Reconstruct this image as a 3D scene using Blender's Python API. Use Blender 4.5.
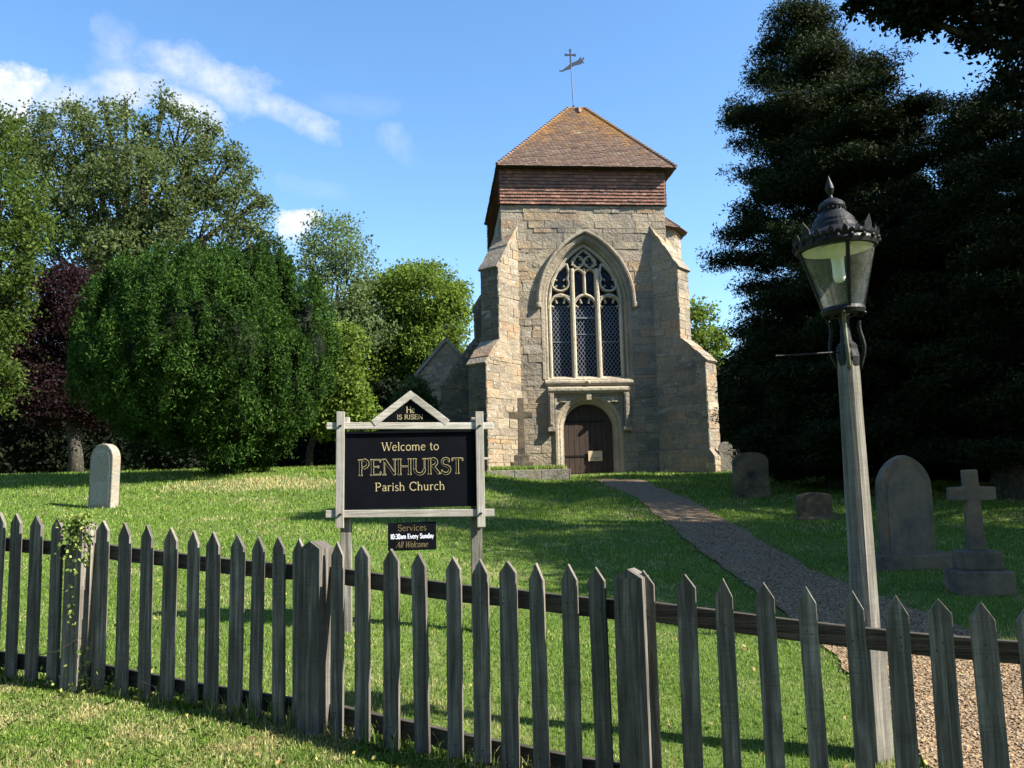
import bpy, math, random
import numpy as np
from mathutils import Vector, Matrix
from mathutils.geometry import tessellate_polygon

for o in list(bpy.data.objects): bpy.data.objects.remove(o)
SC = bpy.context.scene
COL = SC.collection
R = math.radians
rnd = random.Random(7)
rng = np.random.default_rng(7)

# ------------------------------------------------------------------ camera
FP = 830.0
EYE = Vector((0, 0, 1.6))
UPC = Vector((-162, 6684, -830)).normalized()
fwd = Vector((0, 0, -1)); YC = (fwd - UPC * fwd.dot(UPC)).normalized(); XC = YC.cross(UPC)
ROT = Matrix((XC, YC, UPC))
cam_d = bpy.data.cameras.new('camera'); cam = bpy.data.objects.new('camera', cam_d); COL.objects.link(cam)
cam_d.sensor_width = 36; cam_d.lens = FP / 1024 * 36; cam_d.clip_start = .05; cam_d.clip_end = 2000
cam.matrix_world = Matrix.Translation(EYE) @ ROT.to_4x4()
SC.camera = cam

# ------------------------------------------------------------------ light
SUN_EL = 41.0
SUNDIR = Vector((.96, -.30, 0)).normalized()
S = (SUNDIR * math.cos(R(SUN_EL)) + Vector((0, 0, math.sin(R(SUN_EL))))).normalized()
sun_d = bpy.data.lights.new('sun', 'SUN'); sun = bpy.data.objects.new('sun', sun_d); COL.objects.link(sun)
sun_d.energy = 5.0; sun_d.angle = R(.5); sun_d.color = (1, .94, .82)
sun.rotation_euler = S.to_track_quat('Z', 'Y').to_euler()
SC.view_settings.view_transform = 'Standard'; SC.view_settings.look = 'None'
SC.view_settings.exposure = 1.62; SC.view_settings.gamma = 1
SKY_STRENGTH = .080


def ray(px, py):
    return ROT @ Vector((px - 512, 384 - py, -FP))


def at(px, py, Y):
    """point seen at pixel (px,py) at distance Y in front of the eye"""
    d = ray(px, py)
    return EYE + d * (Y / d.y)


class NT:
    """tiny node-tree writer"""
    def __init__(s, tree): s.t = tree; tree.nodes.clear()
    def n(s, typ, **kw):
        nd = s.t.nodes.new(typ)
        for k, v in kw.items():
            if k.startswith('i_'):
                nd.inputs[k[2:].replace('_', ' ')].default_value = v
            else: setattr(nd, k, v)
        return nd
    def l(s, a, b): s.t.links.new(a, b)
    def math(s, op, a, b=None, c=None, clamp=False):
        nd = s.t.nodes.new('ShaderNodeMath'); nd.operation = op; nd.use_clamp = clamp
        for i, x in enumerate((a, b, c)):
            if x is None: continue
            if isinstance(x, (int, float)): nd.inputs[i].default_value = x
            else: s.l(x, nd.inputs[i])
        return nd.outputs[0]
    def mix(s, f, a, b, blend='MIX'):
        nd = s.t.nodes.new('ShaderNodeMix'); nd.data_type = 'RGBA'; nd.blend_type = blend
        for i, x in ((0, f), (6, a), (7, b)):
            if isinstance(x, (int, float)): nd.inputs[i].default_value = x
            elif isinstance(x, tuple): nd.inputs[i].default_value = (*x[:3], 1)
            else: s.l(x, nd.inputs[i])
        return nd.outputs[2]
    def ramp(s, f, stops, interp='LINEAR'):
        nd = s.t.nodes.new('ShaderNodeValToRGB'); r = nd.color_ramp; r.interpolation = interp
        while len(r.elements) < len(stops): r.elements.new(.5)
        for e, (p, c) in zip(r.elements, stops):
            e.position = p; e.color = (*c, 1) if isinstance(c, tuple) else (c, c, c, 1)
        s.l(f, nd.inputs[0]); return nd.outputs[0]
    def noise(s, vec, scale, detail=4, rough=.55, dist=0):
        nd = s.t.nodes.new('ShaderNodeTexNoise'); nd.inputs['Scale'].default_value = scale
        nd.inputs['Detail'].default_value = detail; nd.inputs['Roughness'].default_value = rough
        nd.inputs['Distortion'].default_value = dist
        if vec is not None: s.l(vec, nd.inputs['Vector'])
        return nd.outputs[0]
    def mapping(s, vec, scale=(1, 1, 1), rot=(0, 0, 0), loc=(0, 0, 0)):
        nd = s.t.nodes.new('ShaderNodeMapping'); nd.inputs['Scale'].default_value = scale
        nd.inputs['Rotation'].default_value = rot; nd.inputs['Location'].default_value = loc
        s.l(vec, nd.inputs[0]); return nd.outputs[0]


# ------------------------------------------------------------------ sky with clouds
world = bpy.data.worlds.new('World'); SC.world = world; world.use_nodes = True
t = NT(world.node_tree)
sky = t.n('ShaderNodeTexSky', sky_type='NISHITA', sun_disc=False, sun_elevation=R(SUN_EL),
          sun_rotation=math.atan2(SUNDIR.x, SUNDIR.y), air_density=1.0, dust_density=.35, ozone_density=1.3, altitude=100)
gen = t.n('ShaderNodeTexCoord').outputs['Generated']
hs = t.n('ShaderNodeHueSaturation'); hs.inputs['Saturation'].default_value = 1.20; hs.inputs['Value'].default_value = 1.25
t.l(sky.outputs[0], hs.inputs['Color'])
CLOUDS = [  # centre px, half length px, half height px, slope angle deg, density
    (4, 92, 46, 32, 25, 1.3), (215, 82, 62, 26, 24, .52), (285, 112, 62, 13, 24, .42), (115, 92, 60, 26, -8, .55), (185, 112, 40, 20, 30, .75),
    (292, 226, 28, 18, 5, 1.3), (398, 142, 30, 18, 55, .20), (118, 50, 34, 26, 40, .26), (345, 105, 40, 12, 0, .07), (310, 185, 50, 12, 10, .08)]
mask = None
n1 = t.noise(t.mapping(gen, (1, 1, 1.6)), 9, 9, .62)
n2 = t.noise(t.mapping(gen, (1, 1, 1.6), loc=(3, 1, 2)), 9, 6, .62)
for (cx, cy, la, lb, ang, dens) in CLOUDS:
    c = ray(cx, cy).normalized()
    e1 = ray(cx + 10 * math.cos(R(ang)), cy + 10 * math.sin(R(ang))).normalized() - c
    e1 = (e1 - c * e1.dot(c)).normalized(); e2 = c.cross(e1).normalized()
    def dotn(v, k):
        nd = t.n('ShaderNodeVectorMath', operation='DOT_PRODUCT'); t.l(gen, nd.inputs[0]); nd.inputs[1].default_value = v * k
        return nd.outputs['Value']
    a = t.math('ADD', dotn(e1, FP / la), t.math('MULTIPLY', t.math('SUBTRACT', n1, .5), 3.2))
    b = t.math('ADD', dotn(e2, FP / lb), t.math('MULTIPLY', t.math('SUBTRACT', n2, .5), 3.2))
    r2 = t.math('ADD', t.math('MULTIPLY', a, a), t.math('MULTIPLY', b, b))
    m = t.math('SUBTRACT', 1, r2, clamp=True)
    m = t.math('MULTIPLY', t.math('MULTIPLY', m, dens * 1.25), t.math('GREATER_THAN', dotn(c, 1), .5), clamp=True)
    mask = m if mask is None else t.math('MAXIMUM', mask, m)
wisp = t.noise(gen, 22, 7, .65)
mask = t.math('MULTIPLY', mask, t.ramp(wisp, [(.35, .25), (.62, 1.15)]), clamp=True)
skyc = t.mix(mask, hs.outputs[0], (4.4, 4.5, 4.7))
bg = t.n('ShaderNodeBackground'); bg.inputs['Strength'].default_value = SKY_STRENGTH
t.l(skyc, bg.inputs[0]); out = t.n('ShaderNodeOutputWorld'); t.l(bg.outputs[0], out.inputs[0])


# ------------------------------------------------------------------ materials
def newmat(name):
    m = bpy.data.materials.new(name); m.use_nodes = True
    T = NT(m.node_tree); T.b = T.n('ShaderNodeBsdfPrincipled'); o = T.n('ShaderNodeOutputMaterial'); T.out = o
    T.l(T.b.outputs[0], o.inputs[0]); T.b.inputs['Roughness'].default_value = .85
    T.b.inputs['Specular IOR Level'].default_value = .3
    tc = T.n('ShaderNodeTexCoord'); T.obj = tc.outputs['Object']; T.uv = tc.outputs['UV']
    return m, T


def bump(T, h, strength=.5, dist=.02):
    b = T.n('ShaderNodeBump'); b.inputs['Strength'].default_value = strength; b.inputs['Distance'].default_value = dist
    T.l(h, b.inputs['Height']); T.l(b.outputs[0], T.b.inputs['Normal']); return b


def island(T): return T.n('ShaderNodeNewGeometry').outputs['Random Per Island']


def mat_stone(name, pal, lime=.35, dark=.35, vary=.35, bs=1.0):
    m, T = newmat(name)
    base = T.ramp(island(T), pal)
    n = T.noise(T.obj, 3.2, 6, .65); n2 = T.noise(T.obj, 14, 7, .75); n3 = T.noise(T.obj, .7, 4, .6)
    c = T.mix(T.ramp(n, [(.35, 0.0), (.7, 1.0)]), base, T.mix(.55, base, (.34, .22, .10)))
    c = T.mix(vary, c, T.ramp(n2, [(.25, (.08, .075, .065)), (.5, (.33, .30, .25)), (.8, (.55, .52, .46))]), 'MIX')
    c = T.mix(T.math('MULTIPLY', T.ramp(n3, [(.45, 0.0), (.7, 1.0)]), dark), c, (.10, .095, .085))
    sp = T.noise(T.obj, 5.5, 5, .75, .5)
    c = T.mix(T.math('MULTIPLY', T.ramp(sp, [(.60, 0.0), (.68, 1.0)]), lime), c, (.58, .56, .50))
    T.l(c, T.b.inputs['Base Color']); bump(T, T.math('ADD', n2, T.math('MULTIPLY', n, 2.0)), bs, .05)
    return m


PAL_WALL = [(0, (.09, .075, .055)), (.18, (.19, .155, .105)), (.36, (.27, .215, .14)), (.5, (.13, .11, .085)), (.62, (.31, .24, .145)), (.74, (.30, .185, .075)), (.84, (.33, .155, .05)), (.9, (.22, .18, .13)), (1, (.40, .35, .26))]
M = {}
M['stone'] = mat_stone('rubble_stone', PAL_WALL, .55, .75, .34)
M['stone_lime'] = mat_stone('limewashed_stone', PAL_WALL, 1.0, .3, .28)
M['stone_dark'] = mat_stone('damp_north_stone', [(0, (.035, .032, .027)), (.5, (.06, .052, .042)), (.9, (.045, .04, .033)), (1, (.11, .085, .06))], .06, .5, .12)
M['stone_warm'] = mat_stone('warm_chapel_stone', [(0, (.30, .19, .10)), (.4, (.48, .32, .17)), (.7, (.55, .34, .17)), (1, (.58, .50, .36))], .4, .4, .35)
M['mortar'] = mat_stone('mortar', [(0, (.25, .205, .145)), (1, (.30, .245, .175))], .15, .5, .35)
M['dressed'] = mat_stone('dressed_stone', [(0, (.23, .185, .115)), (.5, (.32, .27, .18)), (1, (.38, .33, .24))], .4, .6, .4)
M['dark_stone'] = mat_stone('dark_weathered_stone', [(0, (.13, .12, .10)), (.5, (.17, .15, .12)), (1, (.20, .18, .15))], .1, .5, .3)
M['grave'] = mat_stone('lichened_gravestone', [(0, (.17, .165, .145)), (1, (.20, .19, .165))], .55, .4, .35, .6)
M['grave_pale'] = mat_stone('pale_gravestone', [(0, (.25, .245, .225)), (1, (.29, .28, .26))], .5, .3, .35, .3)
M['grave_shade_dark'] = mat_stone('shade_darkened_gravestone', [(0, (.030, .029, .028)), (1, (.038, .036, .034))], .06, .4, .09, .25)  # colour darkened to stand in for tree shade the canopy does not cast


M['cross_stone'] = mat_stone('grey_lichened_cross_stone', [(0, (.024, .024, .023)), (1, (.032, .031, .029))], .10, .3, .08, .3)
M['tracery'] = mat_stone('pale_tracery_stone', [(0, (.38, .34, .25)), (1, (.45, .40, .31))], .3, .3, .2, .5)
M['grave_shade_black'] = mat_stone('deep_shade_gravestone', [(0, (.012, .012, .011)), (1, (.016, .015, .014))], .0, .3, .05, .25)  # near-black colour carries the deep shade under the trees
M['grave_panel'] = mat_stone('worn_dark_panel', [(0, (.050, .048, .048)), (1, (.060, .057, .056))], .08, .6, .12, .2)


def mat_tile(name, pal, lichen=None):
    m, T = newmat(name)
    c = T.ramp(island(T), pal)
    n = T.noise(T.obj, 30, 4, .7); c = T.mix(.35, c, T.ramp(n, [(.3, (.05, .035, .03)), (.7, (.30, .20, .15))]))
    if lichen:
        z0, z1 = lichen
        sx = T.n('ShaderNodeSeparateXYZ'); T.l(T.obj, sx.inputs[0])
        hz = T.math('DIVIDE', T.math('SUBTRACT', sx.outputs[2], z0), z1 - z0, clamp=True)
        # hips: |u-cx| close to |n-cy|
        dx = T.math('ABSOLUTE', T.math('SUBTRACT', sx.outputs[0], 2.86)); dy = T.math('ABSOLUTE', T.math('SUBTRACT', sx.outputs[1], 2.7))
        hip = T.math('SUBTRACT', 1, T.math('MULTIPLY', T.math('ABSOLUTE', T.math('SUBTRACT', dx, dy)), 1.5), clamp=True)
        l = T.math('ADD', T.math('MULTIPLY', hz, 1.05), T.math('MULTIPLY', hip, .30))
        nz = T.noise(T.obj, 3.0, 7, .75)
        f = T.math('ADD', l, T.math('MULTIPLY', T.math('SUBTRACT', nz, .5), 2.4))
        c = T.mix(T.ramp(T.math('MULTIPLY', f, .6), [(.53, 0.0), (.84, .9)]), c, T.mix(n, (.20, .088, .02), (.25, .14, .045)))
        nw = T.noise(T.obj, 2.2, 8, .8, 1.0)
        c = T.mix(T.ramp(nw, [(.60, 0.0), (.66, .65)]), c, (.34, .33, .30))
    T.l(c, T.b.inputs['Base Color']); bump(T, n, .5, .01)
    return m


M['roof_tile'] = mat_tile('roof_tile', [(0, (.05, .032, .024)), (.3, (.085, .052, .037)), (.6, (.115, .068, .046)), (.85, (.08, .06, .045)), (1, (.15, .075, .042))], (10.6, 13.6))
M['wall_tile'] = mat_tile('wall_tile', [(0, (.055, .025, .02)), (.3, (.14, .05, .032)), (.6, (.24, .09, .055)), (.8, (.08, .04, .032)), (1, (.34, .15, .09))])
M['nave_tile'] = mat_tile('nave_tile', [(0, (.16, .07, .05)), (1, (.26, .12, .08))])


def mat_wood(name, c1, c2, c3, axis='v', moss=0.0, rough=.85):
    m, T = newmat(name)
    sc = (38, 1.6, 60) if axis == 'v' else (1.6, 38, 60)
    isl = island(T)
    cmb = T.n('ShaderNodeCombineXYZ'); T.l(T.math('MULTIPLY', isl, 13), cmb.inputs[0]); T.l(T.math('MULTIPLY', isl, 7), cmb.inputs[1])
    add = T.n('ShaderNodeVectorMath', operation='ADD'); T.l(T.uv, add.inputs[0]); T.l(cmb.outputs[0], add.inputs[1])
    g = T.noise(T.mapping(add.outputs[0], sc), 1.0, 5, .65, .6)
    saw = T.noise(T.mapping(add.outputs[0], (3, 120, 1) if axis == 'v' else (120, 3, 1)), 1.0, 2, .5)
    blot = T.noise(T.obj, 5, 5, .65)
    c = T.ramp(g, [(.28, c1), (.5, c2), (.72, c3)])
    c = T.mix(T.ramp(blot, [(.35, 0.0), (.75, .6)]), c, c1)
    sm_ = T.noise(T.obj, 9, 3, .6)
    c = T.mix(T.math('MULTIPLY', T.math('MULTIPLY', T.ramp(saw, [(.45, 0.0), (.62, 1.0)]), T.ramp(sm_, [(.42, 0.0), (.62, 1.0)])), .32), c, c1)
    crk = T.noise(T.mapping(add.outputs[0], (150, 2.2, 60) if axis == 'v' else (2.2, 150, 60)), 1.0, 3, .6, .4)
    c = T.mix(T.ramp(crk, [(.60, 0.0), (.68, .75)]), c, tuple(x * .35 for x in c1))
    if moss:
        mo = T.noise(T.obj, 14, 5, .7); c = T.mix(T.math('MULTIPLY', T.ramp(mo, [(.55, 0.0), (.68, 1.0)]), moss), c, (.20, .22, .14))
    oi = T.n('ShaderNodeObjectInfo').outputs['Random']
    h = T.n('ShaderNodeHueSaturation'); T.l(c, h.inputs['Color']); T.l(T.math('ADD', .8, T.math('MULTIPLY', oi, .4)), h.inputs['Value'])
    T.l(h.outputs[0], T.b.inputs['Base Color']); T.b.inputs['Roughness'].default_value = rough
    bump(T, T.math('ADD', T.math('MULTIPLY', g, 1.0), T.math('MULTIPLY', saw, .12)), .8, .006)
    return m


M['picket'] = mat_wood('weathered_picket_wood', (.038, .033, .027), (.135, .119, .100), (.33, .300, .260), 'v', .08)
M['rail'] = mat_wood('weathered_rail_wood', (.017, .014, .011), (.042, .036, .029), (.085, .075, .062), 'u', .1)
M['oak'] = mat_wood('silvered_oak', (.20, .18, .15), (.40, .37, .32), (.52, .49, .44), 'v', .1)
M['oak_h'] = mat_wood('silvered_oak_rail', (.20, .18, .15), (.40, .37, .32), (.52, .49, .44), 'u', .1)
M['lamp_wood'] = mat_wood('grey_lamp_post_oak', (.06, .054, .044), (.17, .155, .13), (.34, .32, .28), 'v', .2)
M['door_wood'] = mat_wood('brown_door_wood', (.030, .020, .015), (.055, .036, .027), (.085, .055, .04), 'v')
M['bark'] = mat_wood('bark', (.018, .015, .011), (.04, .033, .026), (.08, .07, .055), 'v', .5)
M['plank_dark'] = mat_wood('dark_timber', (.02, .017, .014), (.035, .03, .025), (.05, .045, .04), 'v')


def mat_flat(name, col, rough=.5, metal=0, nscale=20, var=.25, spec=.4, bmp=0):
    m, T = newmat(name)
    n = T.noise(T.obj, nscale, 5, .65)
    d = tuple(x * (1 - var) for x in col); b = tuple(min(1, x * (1 + var)) for x in col)
    T.l(T.ramp(n, [(.3, d), (.7, b)]), T.b.inputs['Base Color'])
    T.b.inputs['Roughness'].default_value = rough; T.b.inputs['Metallic'].default_value = metal; T.b.inputs['Specular IOR Level'].default_value = spec
    if bmp: bump(T, n, bmp, .01)
    return m


M['board'] = mat_flat('black_painted_board', (.004, .0045, .007), .6, 0, 6, .3, .06)
M['gold'] = mat_flat('gold_leaf_lettering', (.46, .38, .20), .5, 0, 90, .25)
M['gold_dim'] = mat_flat('dull_gold_lettering', (.13, .10, .045), .6, 0, 90, .3)
M['white_let'] = mat_flat('white_lettering', (.75, .75, .85), .6, 0, 60, .05)
M['iron'] = mat_flat('black_iron', (.007, .007, .008), .5, 0, 40, .5, .25, .3)
M['iron_pale'] = mat_flat('pale_yellowish_iron', (.11, .105, .065), .55, .2, 50, .6, .5, .3)  # paler yellowish iron for alternate bracket arms
M['lead'] = mat_flat('lead_came', (.15, .155, .17), .5, .3, 30, .3)
M['vane'] = mat_flat('weathered_vane_metal', (.035, .04, .06), .5, .5, 30, .3)
M['white'] = mat_flat('white_enamel', (.78, .79, .74), .35, 0, 20, .05)
M['paper'] = mat_flat('buff_card', (.45, .35, .22), .8, 0, 30, .15)
M['dirt'] = mat_flat('brown_soil', (.10, .075, .05), .95, 0, 12, .5, .1, .6)


def mat_glass_dark():
    m, T = newmat('old_window_glass'); n = T.noise(T.obj, 5, 6, .7, 1.2)
    T.l(T.ramp(n, [(.45, (.004, .005, .009)), (.75, (.035, .045, .07))]), T.b.inputs['Base Color'])
    T.b.inputs['Roughness'].default_value = .22; T.b.inputs['Specular IOR Level'].default_value = .15
    bump(T, T.noise(T.obj, 9, 3, .6), .25, .02); return m


M['win_glass'] = mat_glass_dark()


def mat_lamp_glass():
    m, T = newmat('lantern_glass'); T.t.nodes.remove(T.b)
    tr = T.n('ShaderNodeBsdfTransparent'); tr.inputs[0].default_value = (.93, .95, .92, 1)
    gl = T.n('ShaderNodeBsdfGlossy'); gl.inputs['Roughness'].default_value = .06
    df = T.n('ShaderNodeBsdfDiffuse'); df.inputs[0].default_value = (.6, .62, .56, 1)
    n = T.noise(T.obj, 14, 5, .7)
    m1 = T.n('ShaderNodeMixShader'); T.l(T.ramp(n, [(.35, .03), (.8, .14)]), m1.inputs[0]); T.l(tr.outputs[0], m1.inputs[1]); T.l(df.outputs[0], m1.inputs[2])
    fr = T.n('ShaderNodeLayerWeight'); fr.inputs['Blend'].default_value = .5
    m2 = T.n('ShaderNodeMixShader'); T.l(T.math('ADD', .035, T.math('MULTIPLY', T.math('POWER', fr.outputs['Facing'], 5), .35), clamp=True), m2.inputs[0]); T.l(m1.outputs[0], m2.inputs[1]); T.l(gl.outputs[0], m2.inputs[2])
    T.l(m2.outputs[0], T.out.inputs[0]); return m


M['lamp_glass'] = mat_lamp_glass()


def mat_leaf(name, cols, trans=.35, scale=.35, rough=.75):
    """cols: ramp by island + slow noise so that whole boughs differ"""
    m, T = newmat(name); T.t.nodes.remove(T.b)
    n = T.noise(T.obj, scale, 3, .6); f = T.math('ADD', T.math('MULTIPLY', island(T), .55), T.math('MULTIPLY', n, .5))
    c = T.ramp(f, [(.15, cols[0]), (.5, cols[1]), (.85, cols[2])])
    df = T.n('ShaderNodeBsdfPrincipled'); df.inputs['Roughness'].default_value = rough; df.inputs['Specular IOR Level'].default_value = .12
    T.l(c, df.inputs['Base Color'])
    tl = T.n('ShaderNodeBsdfTranslucent'); T.l(T.mix(.5, c, tuple(min(1, x * y) for x, y in zip(cols[2], (1.5, 1.6, .7)))), tl.inputs[0])
    mx = T.n('ShaderNodeMixShader'); mx.inputs[0].default_value = trans; T.l(df.outputs[0], mx.inputs[1]); T.l(tl.outputs[0], mx.inputs[2])
    T.l(mx.outputs[0], T.out.inputs[0]); return m


M['leaf_oak'] = mat_leaf('grey_green_leaves', [(.026, .040, .012), (.062, .086, .028), (.13, .16, .065)], .28)
M['leaf_lime'] = mat_leaf('bright_green_leaves', [(.016, .030, .007), (.040, .070, .013), (.10, .14, .026)], .35)
M['leaf_green'] = mat_leaf('mid_green_leaves', [(.04, .066, .010), (.09, .14, .022), (.17, .23, .045)], .35)
M['leaf_birch'] = mat_leaf('soft_green_leaves', [(.06, .09, .035), (.10, .14, .06), (.15, .20, .09)], .4)
M['leaf_purple'] = mat_leaf('purple_leaves', [(.008, .004, .005), (.018, .008, .010), (.035, .015, .018)], .25)
M['leaf_yew'] = mat_leaf('yew_needles', [(.005, .015, .003), (.018, .046, .006), (.060, .125, .018)], .18, .8)
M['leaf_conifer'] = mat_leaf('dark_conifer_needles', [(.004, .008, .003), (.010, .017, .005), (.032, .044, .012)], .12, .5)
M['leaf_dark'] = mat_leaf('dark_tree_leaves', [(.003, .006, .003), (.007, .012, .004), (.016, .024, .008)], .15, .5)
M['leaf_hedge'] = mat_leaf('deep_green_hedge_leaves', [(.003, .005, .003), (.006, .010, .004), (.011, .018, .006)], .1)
M['leaf_ivy'] = mat_leaf('ivy_leaves', [(.05, .09, .02), (.12, .18, .04), (.30, .33, .10)], .25, 6)


def mat_grass(name, dry, patch=False):
    m, T = newmat(name); T.t.nodes.remove(T.b)
    n = T.noise(T.obj, 1.3, 6, .72); n2 = T.noise(T.obj, 6, 4, .6); i = island(T)
    green = T.ramp(i, [(0, (.070, .13, .017)), (.5, (.145, .24, .037)), (1, (.25, .345, .080))])
    straw = T.ramp(i, [(0, (.28, .25, .09)), (.6, (.46, .40, .19)), (1, (.60, .52, .29))])
    f = T.math('ADD', T.math('MULTIPLY', n, .75), T.math('ADD', T.math('MULTIPLY', n2, .25), T.math('MULTIPLY', T.math('SUBTRACT', i, .5), .13)))
    if patch:      # trodden dry turf round the foot of the yew
        mp = T.mapping(T.obj, (1 / 2.4, 1 / .8, 0), loc=(4.6 / 2.4, -16.6 / .8, 0)); ln = T.n('ShaderNodeVectorMath', operation='LENGTH'); T.l(mp, ln.inputs[0])
        f = T.math('ADD', f, T.math('MULTIPLY', T.math('SUBTRACT', 1.2, ln.outputs['Value'], clamp=True), .36))
    c = T.mix(T.ramp(f, [(dry, 0.0), (dry + .13, 1.0)]), green, straw)
    df = T.n('ShaderNodeBsdfDiffuse'); T.l(c, df.inputs[0]); tl = T.n('ShaderNodeBsdfTranslucent'); T.l(c, tl.inputs[0])
    mx = T.n('ShaderNodeMixShader'); mx.inputs[0].default_value = .4; T.l(df.outputs[0], mx.inputs[1]); T.l(tl.outputs[0], mx.inputs[2])
    T.l(mx.outputs[0], T.out.inputs[0]); return m


M['grass_lawn'] = mat_grass('lawn_grass', .545, True)
M['grass_verge'] = mat_grass('verge_grass', .475)


def mat_ground():
    m, T = newmat('turf_ground'); n = T.noise(T.obj, 1.1, 6, .7); n2 = T.noise(T.obj, 25, 5, .7)
    c = T.ramp(n, [(.35, (.06, .10, .022)), (.55, (.10, .145, .035)), (.7, (.19, .19, .075))])
    c = T.mix(T.ramp(n2, [(.4, 0.0), (.7, .6)]), c, (.05, .055, .02))
    T.l(c, T.b.inputs['Base Color']); bump(T, n2, .6, .03); T.b.inputs['Specular IOR Level'].default_value = .1; return m


def mat_gravel():
    m, T = newmat('gravel')
    v = T.n('ShaderNodeTexVoronoi'); v.inputs['Scale'].default_value = 55; T.l(T.obj, v.inputs[0])
    c = T.ramp(v.outputs['Color'], [(.1, (.09, .06, .037)), (.5, (.205, .135, .075)), (.9, (.33, .24, .145))])
    n = T.noise(T.obj, 1.6, 5, .7); c = T.mix(T.ramp(n, [(.4, 0.0), (.7, .5)]), c, (.15, .12, .085))
    T.l(c, T.b.inputs['Base Color']); bump(T, v.outputs['Distance'], 1.0, .012); T.b.inputs['Specular IOR Level'].default_value = .1; return m


M['ground'] = mat_ground(); M['gravel'] = mat_gravel()
m_, T_ = newmat('gravel_stones'); T_.l(T_.ramp(island(T_), [(0, (.07, .048, .031)), (.4, (.17, .115, .066)), (.8, (.27, .20, .128)), (1, (.40, .35, .28))]), T_.b.inputs['Base Color']); M['pebble'] = m_


# ------------------------------------------------------------------ mesh builder
class MB:
    def __init__(s): s.v = []; s.f = []
    def add(s, vs, fs):
        b = len(s.v); s.v += [tuple(p) for p in vs]; s.f += [tuple(b + i for i in f) for f in fs]; return s
    def box(s, lo, hi):
        x0, y0, z0 = lo; x1, y1, z1 = hi
        vs = [(x0, y0, z0), (x1, y0, z0), (x1, y1, z0), (x0, y1, z0), (x0, y0, z1), (x1, y0, z1), (x1, y1, z1), (x0, y1, z1)]
        return s.add(vs, [(0, 3, 2, 1), (4, 5, 6, 7), (0, 1, 5, 4), (1, 2, 6, 5), (2, 3, 7, 6), (3, 0, 4, 7)])
    def obox(s, c, ax, ay, az):
        c = Vector(c); ax = Vector(ax); ay = Vector(ay); az = Vector(az)
        vs = [c + ax * i + ay * j + az * k for k in (-1, 1) for j, i in ((-1, -1), (-1, 1), (1, 1), (1, -1))]
        return s.add(vs, [(0, 3, 2, 1), (4, 5, 6, 7), (0, 1, 5, 4), (1, 2, 6, 5), (2, 3, 7, 6), (3, 0, 4, 7)])
    def prism(s, poly, org, U, V, N, d0, d1):
        """2D polygon (ccw seen against N) extruded from d0 to d1 along N"""
        org, U, V, N = map(Vector, (org, U, V, N)); n = len(poly)
        a = [org + U * p[0] + V * p[1] + N * d0 for p in poly]; b = [org + U * p[0] + V * p[1] + N * d1 for p in poly]
        tri = tessellate_polygon([[Vector((p[0], p[1], 0)) for p in poly]])
        fs = [tuple(t) for t in tri] + [tuple(n + i for i in reversed(t)) for t in tri]
        fs += [(i, (i + 1) % n, n + (i + 1) % n, n + i) for i in range(n)]
        return s.add(a + b, fs)
    def ring(s, rings, close=True, caps=False):
        n = len(rings[0]); vs = [p for r in rings for p in r]; fs = []
        for k in range(len(rings) - 1):
            for i in range(n if close else n - 1):
                j = (i + 1) % n; fs.append((k * n + i, k * n + j, (k + 1) * n + j, (k + 1) * n + i))
        if caps: fs += [tuple(reversed(range(n))), tuple(range((len(rings) - 1) * n, len(rings) * n))]
        return s.add(vs, fs)
    def tube(s, pts, rad, n=8, flat=None):
        pts = [Vector(p) for p in pts]; rs = rad if isinstance(rad, (list, tuple)) else [rad] * len(pts); rings = []
        up = Vector((0, 0, 1))
        for i, p in enumerate(pts):
            d = (pts[min(i + 1, len(pts) - 1)] - pts[max(i - 1, 0)]).normalized()
            ref = up if abs(d.z) < .93 else Vector((1, 0, 0))
            a = d.cross(ref).normalized(); b = a.cross(d).normalized()
            rings.append([p + (a * math.cos(2 * math.pi * k / n) + b * math.sin(2 * math.pi * k / n)) * rs[i] for k in range(n)])
        return s.ring(rings, True, True)
    def lathe(s, prof, c=(0, 0, 0), n=24, caps=True):
        rings = [[(c[0] + r * math.cos(2 * math.pi * k / n), c[1] + r * math.sin(2 * math.pi * k / n), c[2] + z) for k in range(n)] for r, z in prof]
        return s.ring(rings, True, caps)
    def build(s, name, mat, parent=None, smooth=False, off=(0, 0, 0), rot=None, bevel=0):
        me = bpy.data.meshes.new(name)
        v = [Vector(p) - Vector(off) for p in s.v]
        me.from_pydata(v, [], s.f); me.update()
        import bmesh
        bm = bmesh.new(); bm.from_mesh(me); bmesh.ops.recalc_face_normals(bm, faces=bm.faces)
        if bevel:
            es = [e for e in bm.edges if len(e.link_faces) == 2 and e.calc_face_angle(0) > .5]
            bmesh.ops.bevel(bm, geom=es, offset=bevel, segments=2, affect='EDGES', profile=.6)
        uvl = bm.loops.layers.uv.new('UVMap')
        for f in bm.faces:
            n = f.normal; tt = Vector((-n.y, n.x, 0))
            tt = tt.normalized() if tt.length > .25 else Vector((1, 0, 0))
            b = n.cross(tt)
            for l in f.loops: co = l.vert.co; l[uvl].uv = (co.dot(tt), co.dot(b))
            f.smooth = smooth
        bm.to_mesh(me); bm.free()
        me.materials.append(mat); o = bpy.data.objects.new(name, me); COL.objects.link(o)
        if parent: o.parent = parent
        return o


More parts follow.
